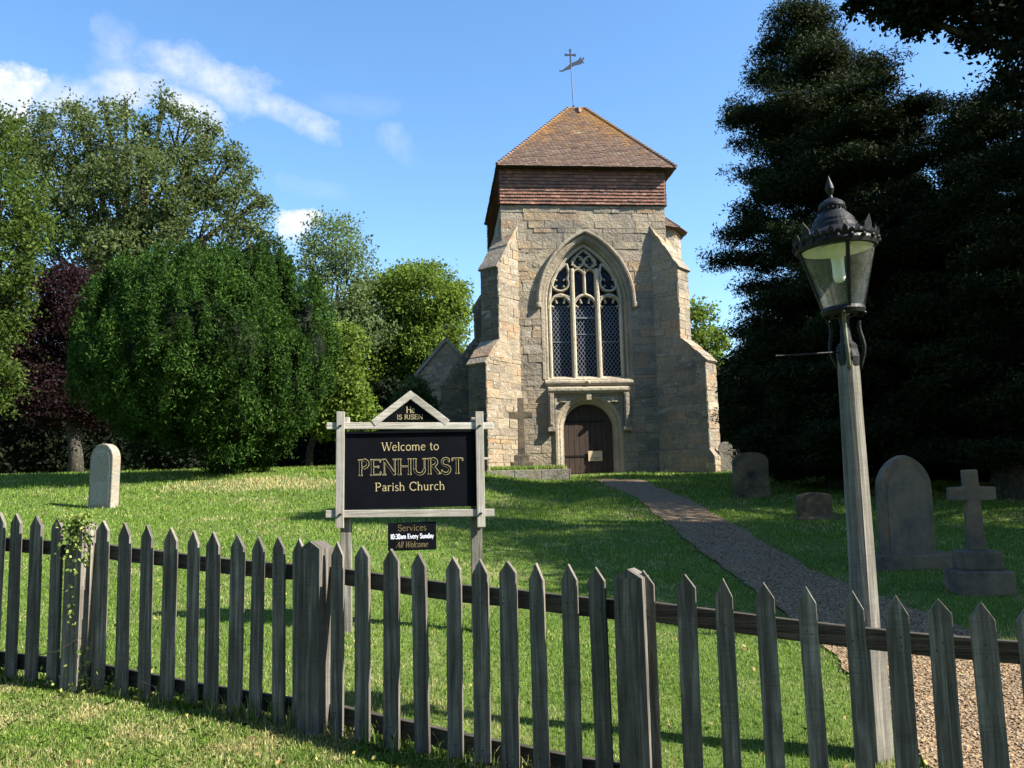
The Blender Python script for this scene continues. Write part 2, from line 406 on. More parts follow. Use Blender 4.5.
def np_mesh(name, verts, nper, mat, parent=None, faces=None, idx=None):
    """verts (N,nper,3) -> independent polygons with nper corners (or idx pattern of polygons per element)"""
    me = bpy.data.meshes.new(name); N = verts.shape[0]
    me.vertices.add(N * nper); me.vertices.foreach_set('co', verts.astype(np.float32).ravel())
    pats = idx or [tuple(range(nper))]
    tot = sum(len(p) for p in pats); base = (np.arange(N) * nper)[:, None]
    li = np.concatenate([np.array(p)[None, :] + base for p in pats], 1).astype(np.int32).ravel()
    me.loops.add(N * tot); me.loops.foreach_set('vertex_index', li)
    sizes = np.tile([len(p) for p in pats], N); starts = np.concatenate([[0], np.cumsum(sizes)[:-1]]).astype(np.int32)
    me.polygons.add(len(sizes)); me.polygons.foreach_set('loop_start', starts)
    me.update(calc_edges=True); me.validate()
    me.materials.append(mat); o = bpy.data.objects.new(name, me); COL.objects.link(o)
    if parent: o.parent = parent
    return o


def tag(o, label=None, cat=None, group=None, kind=None):
    if label: o['label'] = label
    if cat: o['category'] = cat
    if group: o['group'] = group
    if kind: o['kind'] = kind
    return o


def thing(name, loc, label, cat, group=None, rz=0):
    o = bpy.data.objects.new(name, None); COL.objects.link(o); o.location = loc; o.rotation_euler = (0, 0, rz)
    o.empty_display_size = .2
    return tag(o, label, cat, group)


# ------------------------------------------------------------------ terrain
TY = [-60, -10, 0, 3, 3.75, 6.5, 9, 14, 18, 22.8, 26, 40, 100, 400]
TZ = [-2.0, -.3, -.1, .12, .25, .46, .66, 1.1, 1.5, 1.75, 1.9, 2.2, 3, 6]
LY = [0, 5.4, 14.5, 18, 22, 30]; LZ = [.12, .12, .25, .5, .5, .25]


def gz_np(x, y):
    x = np.asarray(x, float); y = np.asarray(y, float)
    b = np.interp(y, TY, TZ) * .5 + (np.interp(y - .6, TY, TZ) + np.interp(y + .6, TY, TZ)) * .25
    s = np.clip((1 - x) / 4, 0, 1); s = s * s * (3 - 2 * s)
    und = .025 * np.sin(x * 1.3 + y * .7) * np.sin(y * .9 - x * .4) + .008 * np.sin(x * 4.1 + 1) * np.sin(y * 3.3)
    return b + s * np.interp(y, LY, LZ) + und


def gz(x, y): return float(gz_np(x, y))


def gh(px, py, dz=0):
    d = ray(px, py); d = d / d.y; tt = 1.5
    while tt < 120:
        p = EYE + d * tt
        if p.z < gz(p.x, p.y) + dz: return p
        tt += .02
    return p


def axis(lo, hi, fine_lo, fine_hi, st):
    a = list(np.arange(fine_lo, fine_hi, st)); x = fine_hi; s = st
    while x < hi: a.append(x); s *= 1.35; x += s
    a.append(hi); x = fine_lo; s = st
    while x > lo: x -= s; s *= 1.35; a.append(max(x, lo))
    return sorted(set(round(v, 4) for v in a))


xs = axis(-400, 400, -16, 16, .25); ys = axis(-60, 400, 0, 30, .25)
gx, gy = np.meshgrid(xs, ys); gzv = gz_np(gx, gy); nx, ny = len(xs), len(ys)
me = bpy.data.meshes.new('ground')
fs = [(j * nx + i, j * nx + i + 1, (j + 1) * nx + i + 1, (j + 1) * nx + i) for j in range(ny - 1) for i in range(nx - 1)]
me.from_pydata(np.stack([gx, gy, gzv], -1).reshape(-1, 3).tolist(), [], fs); me.materials.append(M['ground'])
for p in me.polygons: p.use_smooth = True
ground = bpy.data.objects.new('ground', me); COL.objects.link(ground); tag(ground, kind='structure')

# gravel path from the gate (off to the right) to the church door
PL = [(592, 480), (606, 487), (640, 501), (690, 543), (735, 577), (790, 618), (838, 662), (872, 700), (905, 735), (935, 775)]
PR = [(642, 480), (655, 487), (700, 506), (760, 541), (828, 578), (900, 606), (960, 628), (1010, 650), (1060, 668), (1110, 690)]


def resample(pts, n):
    P = np.array([[p.x, p.y] for p in pts]); d = np.concatenate([[0], np.cumsum(np.linalg.norm(np.diff(P, axis=0), axis=1))])
    tt = np.linspace(0, d[-1], n); return np.stack([np.interp(tt, d, P[:, 0]), np.interp(tt, d, P[:, 1])], 1)


gl = [gh(*p) for p in PL]; gr = [gh(*p) for p in PR]
gl += [Vector((2.45, 2.75, 0)), Vector((3.3, 1.6, 0))]; gr += [Vector((4.4, 3.5, 0)), Vector((5.4, 2.2, 0))]
NPT = 120; cl, cr = resample(gl, NPT), resample(gr, NPT)
wob = .012 * np.sin(np.arange(NPT) * .9)[:, None] * np.array([[1, .2]]) + rng.normal(0, .014, (NPT, 2))
cl = cl + wob; cr = cr + .012 * np.cos(np.arange(NPT) * .7 + 1)[:, None] * np.array([[1, .2]]) + rng.normal(0, .014, (NPT, 2))
PW = 9
pv = []
for i in range(NPT):
    for k in range(PW):
        q = cl[i] * (1 - k / (PW - 1)) + cr[i] * (k / (PW - 1)); pv.append((q[0], q[1], gz(*q) + .006))
me = bpy.data.meshes.new('gravel_path')
me.from_pydata(pv, [], [(i * PW + k, i * PW + k + 1, (i + 1) * PW + k + 1, (i + 1) * PW + k) for i in range(NPT - 1) for k in range(PW - 1)])
me.materials.append(M['gravel']); path = bpy.data.objects.new('gravel_path', me); COL.objects.link(path); tag(path, kind='structure')
# polygon raise: the sheet is draped on a finer grid than the ground, lift it slightly
path.location.z = .012


def in_poly(x, y, poly):
    ins = np.zeros(len(x), bool); n = len(poly)
    for i in range(n):
        x0, y0 = poly[i]; x1, y1 = poly[(i + 1) % n]
        c = ((y0 > y) != (y1 > y)); xi = (x1 - x0) * (y - y0) / (y1 - y0 + 1e-12) + x0
        ins ^= c & (x < xi)
    return ins


PATHPOLY = np.concatenate([cl, cr[::-1]])

# ------------------------------------------------------------------ church
CA = R(5.6); OC = at(503, 300, 26.0); ZB = 1.9; OC.z = ZB
church = thing('church', OC, 'small stone parish church with a squat tiled west tower and arched window', 'church', rz=CA)
COFF = (0, 0, ZB)      # church shapes below are written with world heights


def blocks(mb, org, U, outn, inter, z0, z1, r, rh=(.11, .30), rw=(.16, .72), prot=(.0, .022), V=(0, 0, 1)):
    org, U, outn, V = Vector(org), Vector(U), Vector(outn), Vector(V)
    z = z0
    while z < z1 - .02:
        h = min(r.uniform(*rh), z1 - z)
        if z1 - z - h < .08: h = z1 - z
        zm = z + h / 2
        for (a, b) in inter(z, z + h):
            if b - a < .05: continue
            x = a - .001
            while x < b - .01:
                w = r.uniform(*rw) * (1.25 if h > .23 else 1)
                w *= (1.3 if r.random() < .2 else 1)
                if b - x - w < .16: w = b - x
                g = .001; p = r.uniform(*prot); j = lambda: r.uniform(-.014, .014)
                c = [(x + g, z + g), (x + w - g, z + g), (x + w - g, z + h - g), (x + g, z + h - g)]
                bk = [org + U * (q[0] + j()) + V * (q[1] + j()) - outn * .01 for q in c]
                ce = (x + w / 2, z + h / 2)
                fr = [org + U * (q[0] + .007 * (1 if q[0] < ce[0] else -1)) + V * (q[1] + .006 * (1 if q[1] < ce[1] else -1)) + outn * (p + j() * .6) for q in c]
                mb.add(bk + fr, [(4, 5, 6, 7), (0, 1, 5, 4), (1, 2, 6, 5), (2, 3, 7, 6), (3, 0, 4, 7)])
                x += w
        z += h


def arch_pts(cu, a, zs, rise, z0=None, n=14, delta=0.0):
    """pointed arch outline left foot -> apex -> right foot; delta widens keeping the centres"""
    Rr = (a * a + rise * rise) / (2 * a); c = Rr - a; r2 = Rr + delta
    th = math.acos(max(-1, min(1, c / r2)))
    left = [(cu + c - r2 * math.cos(th * k / n), zs + r2 * math.sin(th * k / n)) for k in range(n + 1)]
    right = [(2 * cu - x, z) for x, z in reversed(left[:-1])]
    pts = left + right
    if z0 is not None: pts = [(left[0][0], z0)] + pts + [(right[-1][0], z0)]
    return pts


TW = 5.42; TT = 10.7; GZ = 1.55     # tower width, top of stonework, foot below ground
WU, WA, WZ0, WS, WRISE = 2.70, 1.22, 4.96, 7.46, 1.98
DU, DA, DZ0, DS, DRISE = 2.65, .80, 1.9, 3.38, .80
whole = arch_pts(WU, WA, WS, WRISE, WZ0, 14, .12)
dhole = arch_pts(DU, DA, DS, DRISE, DZ0 - .3, 10, .24)
mb = MB()
outer = [(0, GZ), (TW, GZ), (TW, TT), (0, TT)]
loops = [[Vector((x, z, 0)) for x, z in outer], [Vector((x, z, 0)) for x, z in whole], [Vector((x, z, 0)) for x, z in dhole]]
tri = tessellate_polygon(loops); flat = [p for lp in loops for p in lp]
mb.add([(p.x, 0, p.y) for p in flat], [tuple(t_) for t_ in tri])
mb.add([(0, 0, GZ), (0, TW, GZ), (0, TW, TT), (0, 0, TT)], [(0, 1, 2, 3)])
mb.add([(TW, 0, GZ), (TW, TW, GZ), (TW, TW, TT), (TW, 0, TT)], [(0, 1, 2, 3)])
mb.add([(0, TW, GZ), (TW, TW, GZ), (TW, TW, TT), (0, TW, TT)], [(0, 1, 2, 3)])
mb.add([(0, .9, GZ), (TW, .9, GZ), (TW, .9, TT), (0, .9, TT)], [(0, 1, 2, 3)])
mb.build('tower_core', M['mortar'], church, off=COFF)


def cut(ints, a, b):
    o = []
    for (x, y) in ints:
        if b <= x or a >= y: o.append((x, y)); continue
        if a > x: o.append((x, a))
        if b < y: o.append((b, y))
    return o


def arch_half(z, a, zs, rise, delta):
    if z <= zs: return a + delta
    Rr = (a * a + rise * rise) / (2 * a); c = Rr - a; r2 = Rr + delta; dz = z - zs
    return (math.sqrt(r2 * r2 - dz * dz) - c) if dz < r2 and math.sqrt(r2 * r2 - dz * dz) > c else 0


def front_int(z0, z1):
    I = [(-.01, TW + .01)]
    if z1 > WZ0 - .36 and z0 < WS + 2.6:
        h = max(arch_half(z, WA, WS, WRISE, .26) for z in (z0, z1)) if z0 < WZ0 else arch_half(z0, WA, WS, WRISE, .26)
        if h > 0: I = cut(I, WU - h, WU + h)
    if z0 < 4.70: I = cut(I, DU - 1.17, DU + 1.17)
    return I


br = random.Random(3); sb = MB()
blocks(sb, (0, 0, 0), (1, 0, 0), (0, -1, 0), front_int, GZ, TT - .01, br)
blocks(sb, (0, 0, 0), (0, 1, 0), (-1, 0, 0), lambda a, b: [(0, TW)], GZ, TT - .01, br)
blocks(sb, (TW, 0, 0), (0, 1, 0), (1, 0, 0), lambda a, b: [(0, TW)], GZ, TT - .01, br)
sb.build('tower_wall', M['stone'], church, off=COFF)


def buttress(name, corner, dirv, prof, th, seed, lime=False, side_extra=0):
    """prof: list of (q, z) from the head down the outer edge; runs back to q=-0.45"""
    d = Vector((*dirv, 0)).normalized(); p = Vector((-d.y, d.x, 0)); c = Vector((*corner, 0)); r = random.Random(seed)
    q0 = -.45
    poly = [(q0, GZ), (prof[-1][0], GZ)] + [(q, z) for q, z in reversed(prof)] + [(q0, prof[0][1])]
    core = MB(); core.prism([(q, z) for q, z in poly], c - p * (th / 2), d, (0, 0, 1), p, 0, th)
    body = core.build(name, M['mortar'], church, off=COFF)

    def inter(z0, z1):
        for z in (z1,):
            q = q0
            for (qa, za), (qb, zb) in zip(prof, prof[1:]):
                if zb <= z <= za:
                    q = qa if za == zb else qb + (qa - qb) * (z - zb) / (za - zb)
                    break
            else: q = prof[-1][0] if z < prof[-1][1] else q0
        return [(q0, q)]
    mbk = MB(); ztop = prof[0][1]
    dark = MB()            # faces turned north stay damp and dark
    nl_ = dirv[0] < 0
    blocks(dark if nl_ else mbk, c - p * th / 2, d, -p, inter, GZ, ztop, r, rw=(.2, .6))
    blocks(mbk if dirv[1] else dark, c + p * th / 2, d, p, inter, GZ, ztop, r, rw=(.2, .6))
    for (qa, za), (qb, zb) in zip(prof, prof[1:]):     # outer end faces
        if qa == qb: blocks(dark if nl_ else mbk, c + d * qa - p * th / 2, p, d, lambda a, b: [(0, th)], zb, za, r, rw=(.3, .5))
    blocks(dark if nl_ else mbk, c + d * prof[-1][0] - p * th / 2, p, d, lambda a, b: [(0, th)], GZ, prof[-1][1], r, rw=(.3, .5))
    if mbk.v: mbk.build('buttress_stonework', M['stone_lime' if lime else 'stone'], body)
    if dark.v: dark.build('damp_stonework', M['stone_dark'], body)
    for (qa, za), (qb, zb) in zip(prof, prof[1:]):     # sloping weathering slabs
        if qa != qb:
            capm = MB()
            a = Vector((qa, za)); b = Vector((qb, zb)); L = (b - a).length; n = max(1, round(L / .24)); e = (b - a) / L
            nrm = Vector((-e.y, e.x)); nrm = nrm if nrm.y > 0 else -nrm
            for k in range(n):
                s0 = a + e * (L * k / n); s1 = a + e * (L * (k + 1) / n + (.05 if k == n - 1 else .02))
                ccc = (s0 + s1) / 2 + nrm * r.uniform(.015, .04); half = (s1 - s0).length / 2
                capm.obox(c + d * ccc.x + Vector((0, 0, ccc.y)) + p * r.uniform(-.02, .02), d * e.x * half + Vector((0, 0, e.y * half)), p * (th / 2 + .03), (d * nrm.x + Vector((0, 0, nrm.y))) * .045)
            capm.build('weathering_slab', M['stone'], body, bevel=.01)
    # plinth
    q = prof[-1][0]; pl = MB()
    if name == 'buttress' and not lime:
        pt = th / 2 + .1
        for s_, n_ in ((-1, -p), (1, p)): blocks(pl, c + p * (pt * s_), d, n_, lambda a, b: [(q0 + .1, q + .2)], GZ, 2.38, r, rh=(.12, .22), rw=(.14, .34))
        blocks(pl, c + d * (q + .2) - p * pt, p, d, lambda a, b: [(0, 2 * pt)], GZ, 2.38, r, rh=(.12, .22), rw=(.14, .34))
        pl.prism([(q0 + .1, GZ), (q + .2, GZ), (q + .2, 2.38), (q + .03, 2.62), (q0 + .1, 2.62)], c - p * (th / 2 + .1), d, (0, 0, 1), p, 0, th + .2)
        pl.build('plinth', M['stone_lime'], body)
    # all children share the world-height offset through the body mesh
    for ch in body.children:
        if ch.name.split('.')[0] != 'x': ch.location = (0, 0, -ZB)
    return body


bR = buttress('buttress', (TW, 0), (1, -1), [(-.42, 9.98), (.55, 8.45), (.55, 6.1), (1.35, 5.35), (1.35, 2.5)], .72, 11)
bL = buttress('buttress', (0, 0), (-1, -1), [(-.42, 9.98), (.65, 8.45), (.65, 6.1), (1.3, 5.35), (1.3, 2.5)], .72, 12, lime=True)
bS = buttress('side_buttress', (0, 3.0), (-1, 0), [(0, 8.9), (.55, 8.2), (.75, 7.9), (.75, 6.75), (1.95, 5.15), (1.95, 2.5)], 1.0, 13)

# tiled band
r_ = random.Random(5); tb = MB()


def tiles(mb, org, U, V, outn, inter, n_rows, gauge, w, r, lift=.03):
    org, U, V, outn = map(Vector, (org, U, V, outn))
    for k in range(n_rows):
        v0 = k * gauge; a, b = inter(v0 + gauge * .5)
        x = a - (w / 2 if k % 2 else 0)
        while x < b:
            x0, x1 = max(x + .004, a), min(x + w - .004, b)
            if x1 - x0 > .02:
                l = lift + r.uniform(-.006, .008); s = r.uniform(-.006, .006)
                p = [(x0, v0 - .012 + s, l), (x1, v0 - .012 + s + r.uniform(-.004, .004), l + r.uniform(-.004, .004)), (x1, v0 + gauge + .02, .012), (x0, v0 + gauge + .02, .012)]
                top = [org + U * q[0] + V * q[1] + outn * q[2] for q in p]; bot = [org + U * q[0] + V * q[1] + outn * (q[2] - .016) for q in p]
                mb.add(top + bot, [(0, 1, 2, 3), (4, 7, 6, 5), (0, 4, 5, 1), (1, 5, 6, 2), (3, 2, 6, 7), (0, 3, 7, 4)])
            x += w


BZ0, BZ1 = 10.72, 12.02
bd = .035
core = MB().box((-bd + .02, -bd + .02, BZ0 + .04), (TW + bd - .02, TW + bd - .02, BZ1 + .2))
band = core.build('tile_hanging', M['plank_dark'], church, off=COFF)
for (o_, u_, n_) in (((-bd, -bd, BZ0), (1, 0, 0), (0, -1, 0)), ((-bd, TW + bd, BZ0), (0, -1, 0), (-1, 0, 0)), ((TW + bd, -bd, BZ0), (0, 1, 0), (1, 0, 0))):
    tiles(tb, o_, u_, (0, 0, 1), n_, lambda v: (0, TW + 2 * bd), 12, .112, .165, r_, .058)
o = tb.build('hanging_tiles', M['wall_tile'], band); o.location = (0, 0, -ZB)
MB().box((-bd - .03, -bd - .03, BZ0 - .035), (TW + bd + .03, TW + bd + .03, BZ0 - .002)).build('tilting_fillet', M['plank_dark'], church, off=COFF)

# pyramid roof
EV, EZ, AZ, RH = .36, 11.88, 15.20, .27
EL, ER = .13, .36
roof = MB()
cx = cy = TW / 2
E4 = [(-EL, -EV, EZ), (TW + ER, -EV, EZ), (TW + ER, TW + EV, EZ), (-EL, TW + EV, EZ)]
A4 = [(cx - RH + .36, cy - RH, AZ), (cx + RH + .36, cy - RH, AZ), (cx + RH + .36, cy + RH, AZ), (cx - RH + .36, cy + RH, AZ)]
roof.add(E4 + A4, [(0, 1, 5, 4), (1, 2, 6, 5), (2, 3, 7, 6), (3, 0, 4, 7), (4, 5, 6, 7), (0, 3, 2, 1)])
rf = roof.build('tower_roof', M['plank_dark'], church, off=COFF)
rt = MB(); r_ = random.Random(9)
for k in range(4):
    a, b, c2, d2 = [Vector(q) for q in (E4[k], E4[(k + 1) % 4], A4[(k + 1) % 4], A4[k])]
    U_ = (b - a).normalized(); mid = (c2 + d2) / 2; w_ = mid - a; V_ = (w_ - U_ * w_.dot(U_)); L_ = V_.length; V_ = V_ / L_
    n_ = U_.cross(V_); Lu = (b - a).length; ua = (d2 - a).dot(U_); ub = (c2 - a).dot(U_); nr = int(L_ / .085)
    # slight sag and bellcast: first courses kick out
    tiles(rt, a, U_, V_, n_, lambda v, ua=ua, ub=ub, L_=L_, Lu=Lu: (ua * v / L_, Lu + (ub - Lu) * v / L_), nr + 1, L_ / nr * .995, .145, r_, .032)
    # hip bonnets
    p0, p1 = b, c2; seg = 34
    for s_ in range(seg):
        q0_ = p0.lerp(p1, s_ / seg); q1_ = p0.lerp(p1, (s_ + 1.25) / seg if s_ < seg - 1 else 1)
        rt.tube([q0_ + Vector((0, 0, .05)), q1_ + Vector((0, 0, .02))], [.062, .045], 7)
o = rt.build('roof_tiles', M['roof_tile'], rf); o.location = (0, 0, -ZB)
MB().lathe([(.62, AZ - .28), (.5, AZ - .05), (.30, AZ + .05), (.12, AZ + .12), (.0, AZ + .13)], (cx + .38, cy, 0), 4).build('roof_apex_cap', M['roof_tile'], church, off=COFF)

# weather vane
vb = Vector((cx + .30, cy, 0)); vm = MB()
vm.tube([vb + Vector((.0, 0, AZ + .02)), vb + Vector((-.06, 0, 17.58))], [.022, .014], 6)
vm.lathe([(.10, AZ + .02), (.12, AZ + .1), (.05, AZ + .2), (.03, AZ + .24)], (vb.x, vb.y, 0), 12)
vane = vm.build('weathervane', M['vane'], church, off=COFF)
tp = vb + Vector((-.06, 0, 17.35))
vc = MB()
vc.box((tp.x - .025, tp.y - .015, 17.1), (tp.x + .025, tp.y + .015, 17.60)); vc.box((tp.x - .17, tp.y - .014, 17.38), (tp.x + .17, tp.y + .014, 17.44))
for dx, dz in ((-.17, 17.41), (.17, 17.41), (0, 17.59)): vc.obox((tp.x + dx, tp.y, dz), (.04, 0, .0), (0, .016, 0), (0, 0, .045))
o = vc.build('vane_cross', M['vane'], vane); o.location = (0, 0, -ZB)
bn = [(-.42, 16.60), (-.30, 16.61), (-.20, 16.70), (-.08, 16.78), (.0, 16.88), (.12, 16.93), (.28, 17.0), (.40, 17.14), (.44, 17.12), (.43, 17.02), (.52, 17.16), (.54, 17.1), (.48, 16.98), (.54, 16.9), (.46, 16.92), (.38, 16.86), (.2, 16.82), (.08, 16.76), (.0, 16.66), (-.16, 16.62), (-.28, 16.56), (-.40, 16.56)]
o = MB().prism([(x + tp.x - .02, z + .19) for x, z in bn], (0, tp.y - .012, 0), (1, 0, 0), (0, 0, 1), (0, 1, 0), 0, .02).build('vane_banner', M['vane'], vane); o.location = (0, 0, -ZB)

# stair turret on the right flank
tn = 1.9; tr_ = 1.04
tm = MB(); rings = []
for z in (GZ, 10.30):
    rings.append([(TW + tr_ * math.cos(R(a)), tn + tr_ * math.sin(R(a)), z) for a in range(-90, 91, 36)])
tm.ring(rings, False)
tur = tm.build('stair_turret', M['mortar'], church, off=COFF); tsb = MB()
for a in range(-90, 90, 36):
    p0 = Vector((TW + tr_ * math.cos(R(a)), tn + tr_ * math.sin(R(a)), 0)); p1 = Vector((TW + tr_ * math.cos(R(a + 36)), tn + tr_ * math.sin(R(a + 36)), 0))
    e = (p1 - p0); L_ = e.length; e /= L_; blocks(tsb, p0, e, (e.y, -e.x, 0), lambda a_, b_, L_=L_: [(0, L_)], GZ, 10.30, br, rw=(.22, .4))
o = tsb.build('turret_stonework', M['stone'], tur); o.location = (0, 0, -ZB)
trf = MB(); rr = tr_ + .24; ap = Vector((TW - .05, tn, 11.35))
for a in range(-90, 90, 36):
    p0 = Vector((TW + rr * math.cos(R(a)), tn + rr * math.sin(R(a)), 10.24)); p1 = Vector((TW + rr * math.cos(R(a + 36)), tn + rr * math.sin(R(a + 36)), 10.24))
    U_ = (p1 - p0).normalized(); mid = ap; w_ = mid - p0; uu = w_.dot(U_); V_ = w_ - U_ * uu; L_ = V_.length; V_ /= L_; Lu = (p1 - p0).length
    tiles(trf, p0, U_, V_, U_.cross(V_), lambda v, uu=uu, L_=L_, Lu=Lu: (uu * v / L_, Lu + (uu - Lu) * v / L_), int(L_ / .1), .1, .15, r_, .03)
    trf.add([p0, p1, ap], [(0, 1, 2)]); trf.tube([p1 + Vector((0, 0, .02)), ap], [.05, .04], 6)
trf.add([(TW, tn - rr, 10.235)] + [(TW + rr * math.cos(R(a)), tn + rr * math.sin(R(a)), 10.235) for a in range(-90, 91, 36)], [(0, 1, 2, 3, 4, 5, 6)])
o = trf.build('turret_roof', M['roof_tile'], tur); o.location = (0, 0, -ZB)

# nave behind
nv = MB(); n0, n1_ = TW, TW + 14
np_ = [(-1.2, GZ), (8.0, GZ), (8.0, 3.9), (3.4, 8.6), (-1.2, 3.9)]
nv.prism(np_, (0, n0 + .01, 0), (1, 0, 0), (0, 0, 1), (0, 1, 0), 0, n1_ - n0)
nave = nv.build('nave_wall', M['dark_stone'], church, off=COFF)
for sgn, ue in ((1, 8.5), (-1, -1.7)):
    nr_ = MB(); e = Vector((ue, n0 - .15, 3.4)); a = Vector((3.4, n0 - .15, 8.72)); V_ = (a - e); L_ = V_.length; V_ /= L_
    U_ = Vector((0, 1, 0)); N_ = U_.cross(V_); N_ = N_ if N_.z > 0 else -N_
    for k in range(int(L_ / .12)):
        nr_.obox(e + V_ * (k * .12 + .07) + U_ * 7.1 + N_ * .03, U_ * 7.1, V_ * .075, N_ * .025 + V_ * -.004)
    o = nr_.build('nave_roof', M['nave_tile'], nave); o.location = (0, 0, -ZB)

# north chapel gable (left of tower, further back) — written in world axes, inside the church group
gp = at(446, 341, 33.5); cm = MB(); hw = 1.5; rise = 1.75
wl = church.matrix_world
MW = Matrix.Translation(OC) @ Matrix.Rotation(CA, 4, 'Z'); inv = MW.inverted()
gl_ = inv @ gp; zz = gl_.z + ZB
cm.prism([(gl_.x - hw, GZ), (gl_.x + hw, GZ), (gl_.x + hw, zz - rise), (gl_.x, zz), (gl_.x - hw, zz - rise)], (0, gl_.y + .02, 0), (1, 0, 0), (0, 0, 1), (0, 1, 0), 0, 6)
chp = cm.build('chapel_wall', M['mortar'], church, off=COFF); cs = MB()


def gint(z0, z1):
    h = hw if z1 < zz - rise else max(0, hw * (zz - z1) / rise)
    return [(gl_.x - h, gl_.x + h)]


blocks(cs, (0, gl_.y + .02, 0), (1, 0, 0), (0, -1, 0), gint, GZ, zz - .1, br, rh=(.12, .2), rw=(.18, .4))
o = cs.build('chapel_stonework', M['stone_warm'], chp); o.location = (0, 0, -ZB)
cp = MB()
for sg in (-1, 1):
    for k in range(7):
        f0, f1 = k / 7 - .005, (k + 1) / 7
        a = Vector((gl_.x + sg * (hw + .15) * f0, 0, zz + .08 - (rise + .17) * f0)); b = Vector((gl_.x + sg * (hw + .15) * f1, 0, zz + .08 - (rise + .17) * f1))
        e = (b - a); n_ = Vector((-e.z, 0, e.x)).normalized(); n_ = n_ if n_.z > 0 else -n_
        m_ = (a + b) / 2; cp.obox((m_.x, gl_.y + .12, m_.z), e / 2.04, (0, .2, 0), n_ * .06)
o = cp.build('gable_coping', M['grave'], chp); o.location = (0, 0, -ZB)
cr_ = MB()
for sg in (-1, 1):
    e = Vector((gl_.x + sg * (hw + .25), gl_.y + .33, zz - rise - .25)); a = Vector((gl_.x, gl_.y + .33, zz + .0)); V_ = (a - e); L_ = V_.length; V_ /= L_; N_ = Vector((-V_.z, 0, V_.x)); N_ = N_ if N_.z > 0 else -N_
    for k in range(int(L_ / .12)): cr_.obox(e + V_ * (k * .12 + .07) + Vector((0, 2.9, 0)) + N_ * .02, (0, 2.9, 0), V_ * .075, N_ * .022)
o = cr_.build('chapel_roof', M['nave_tile'], chp); o.location = (0, 0, -ZB)


# --- west window
def loft2(mb, curves):
    """curves: list of (points2d, n) with equal counts"""
    rings = [[(x, n, z) for x, z in pts] for pts, n in curves]; mb.ring(rings, False)


def split_voussoirs(mb, curves, every=2):
    k = len(curves[0][0])
    for i in range(0, k - 1, every):
        j = min(i + every, k - 1)
        loft2(mb, [(p[i:j + 1], n) for p, n in curves])


win = MB()


def dl(d, n=14): return arch_pts(WU, WA, WS, WRISE, WZ0, n, d)


split_voussoirs(win, [(dl(.27), -.012), (dl(.26), -.026), (dl(.18), -.024), (dl(.165), .0), (dl(.14), .03), (dl(.115), .04), (dl(.09), .04), (dl(.07), .12), (dl(.03), .2), (dl(.0), .22), (dl(.0), .40)], 3)
wframe = win.build('window', M['dressed'], church, off=COFF)
hood = MB()


def hd(d): return arch_pts(WU, WA, WS, WRISE, None, 18, d)


split_voussoirs(hood, [(hd(.27), .0), (hd(.27), -.09), (hd(.30), -.15), (hd(.35), -.16), (hd(.39), -.10), (hd(.41), -.0)], 6)
for sg in (-1, 1): hood.lathe([(.03, WS - .22), (.09, WS - .17), (.10, WS - .08), (.06, WS + .02)], (WU + sg * (WA + .35), -.08, 0), 10)
o = hood.build('hood_mould', M['dressed'], wframe); o.location = (0, 0, -ZB)
sill = MB(); sill.prism([(0, WZ0 - .20), (.0, WZ0 + .12), (.05, WZ0 + .12), (.40, WZ0 - .07), (.40, WZ0 - .13), (.36, WZ0 - .20)], (WU - WA - .20, .32, 0), (0, -1, 0), (0, 0, 1), (1, 0, 0), 0, 2 * WA + .40)
o = sill.build('window_sill', M['dressed'], wframe); o.location = (0, 0, -ZB)

tr = MB(); TN0, TN1 = .17, .36


def bar(pts, w=.09, n0=TN0, n1=TN1, closed=False, mb=None):
    """moulded bar following a 2D path: chamfered front"""
    mb = mb or tr; P = [Vector((x, z)) for x, z in pts]; k = len(P); rings = []
    for i in range(k):
        if closed: a, b = P[i - 1], P[(i + 1) % k]
        else: a, b = P[max(i - 1, 0)], P[min(i + 1, k - 1)]
        d = (b - a).normalized(); nn = Vector((-d.y, d.x)) * (w * .62)
        c = P[i]; m = nn * .35
        rings.append([(c.x + nn.x, n1, c.y + nn.y), (c.x + nn.x, n0 + .05, c.y + nn.y), (c.x + m.x, n0, c.y + m.y), (c.x - m.x, n0, c.y - m.y), (c.x - nn.x, n0 + .05, c.y - nn.y), (c.x - nn.x, n1, c.y - nn.y)])
    if closed: rings.append(rings[0])
    mb.ring(rings, True)


def arcp(cx_, cz, r, a0, a1, n=12, ry=None): return [(cx_ + r * math.cos(R(a0 + (a1 - a0) * i / n)), cz + (ry or r) * math.sin(R(a0 + (a1 - a0) * i / n))) for i in range(n + 1)]


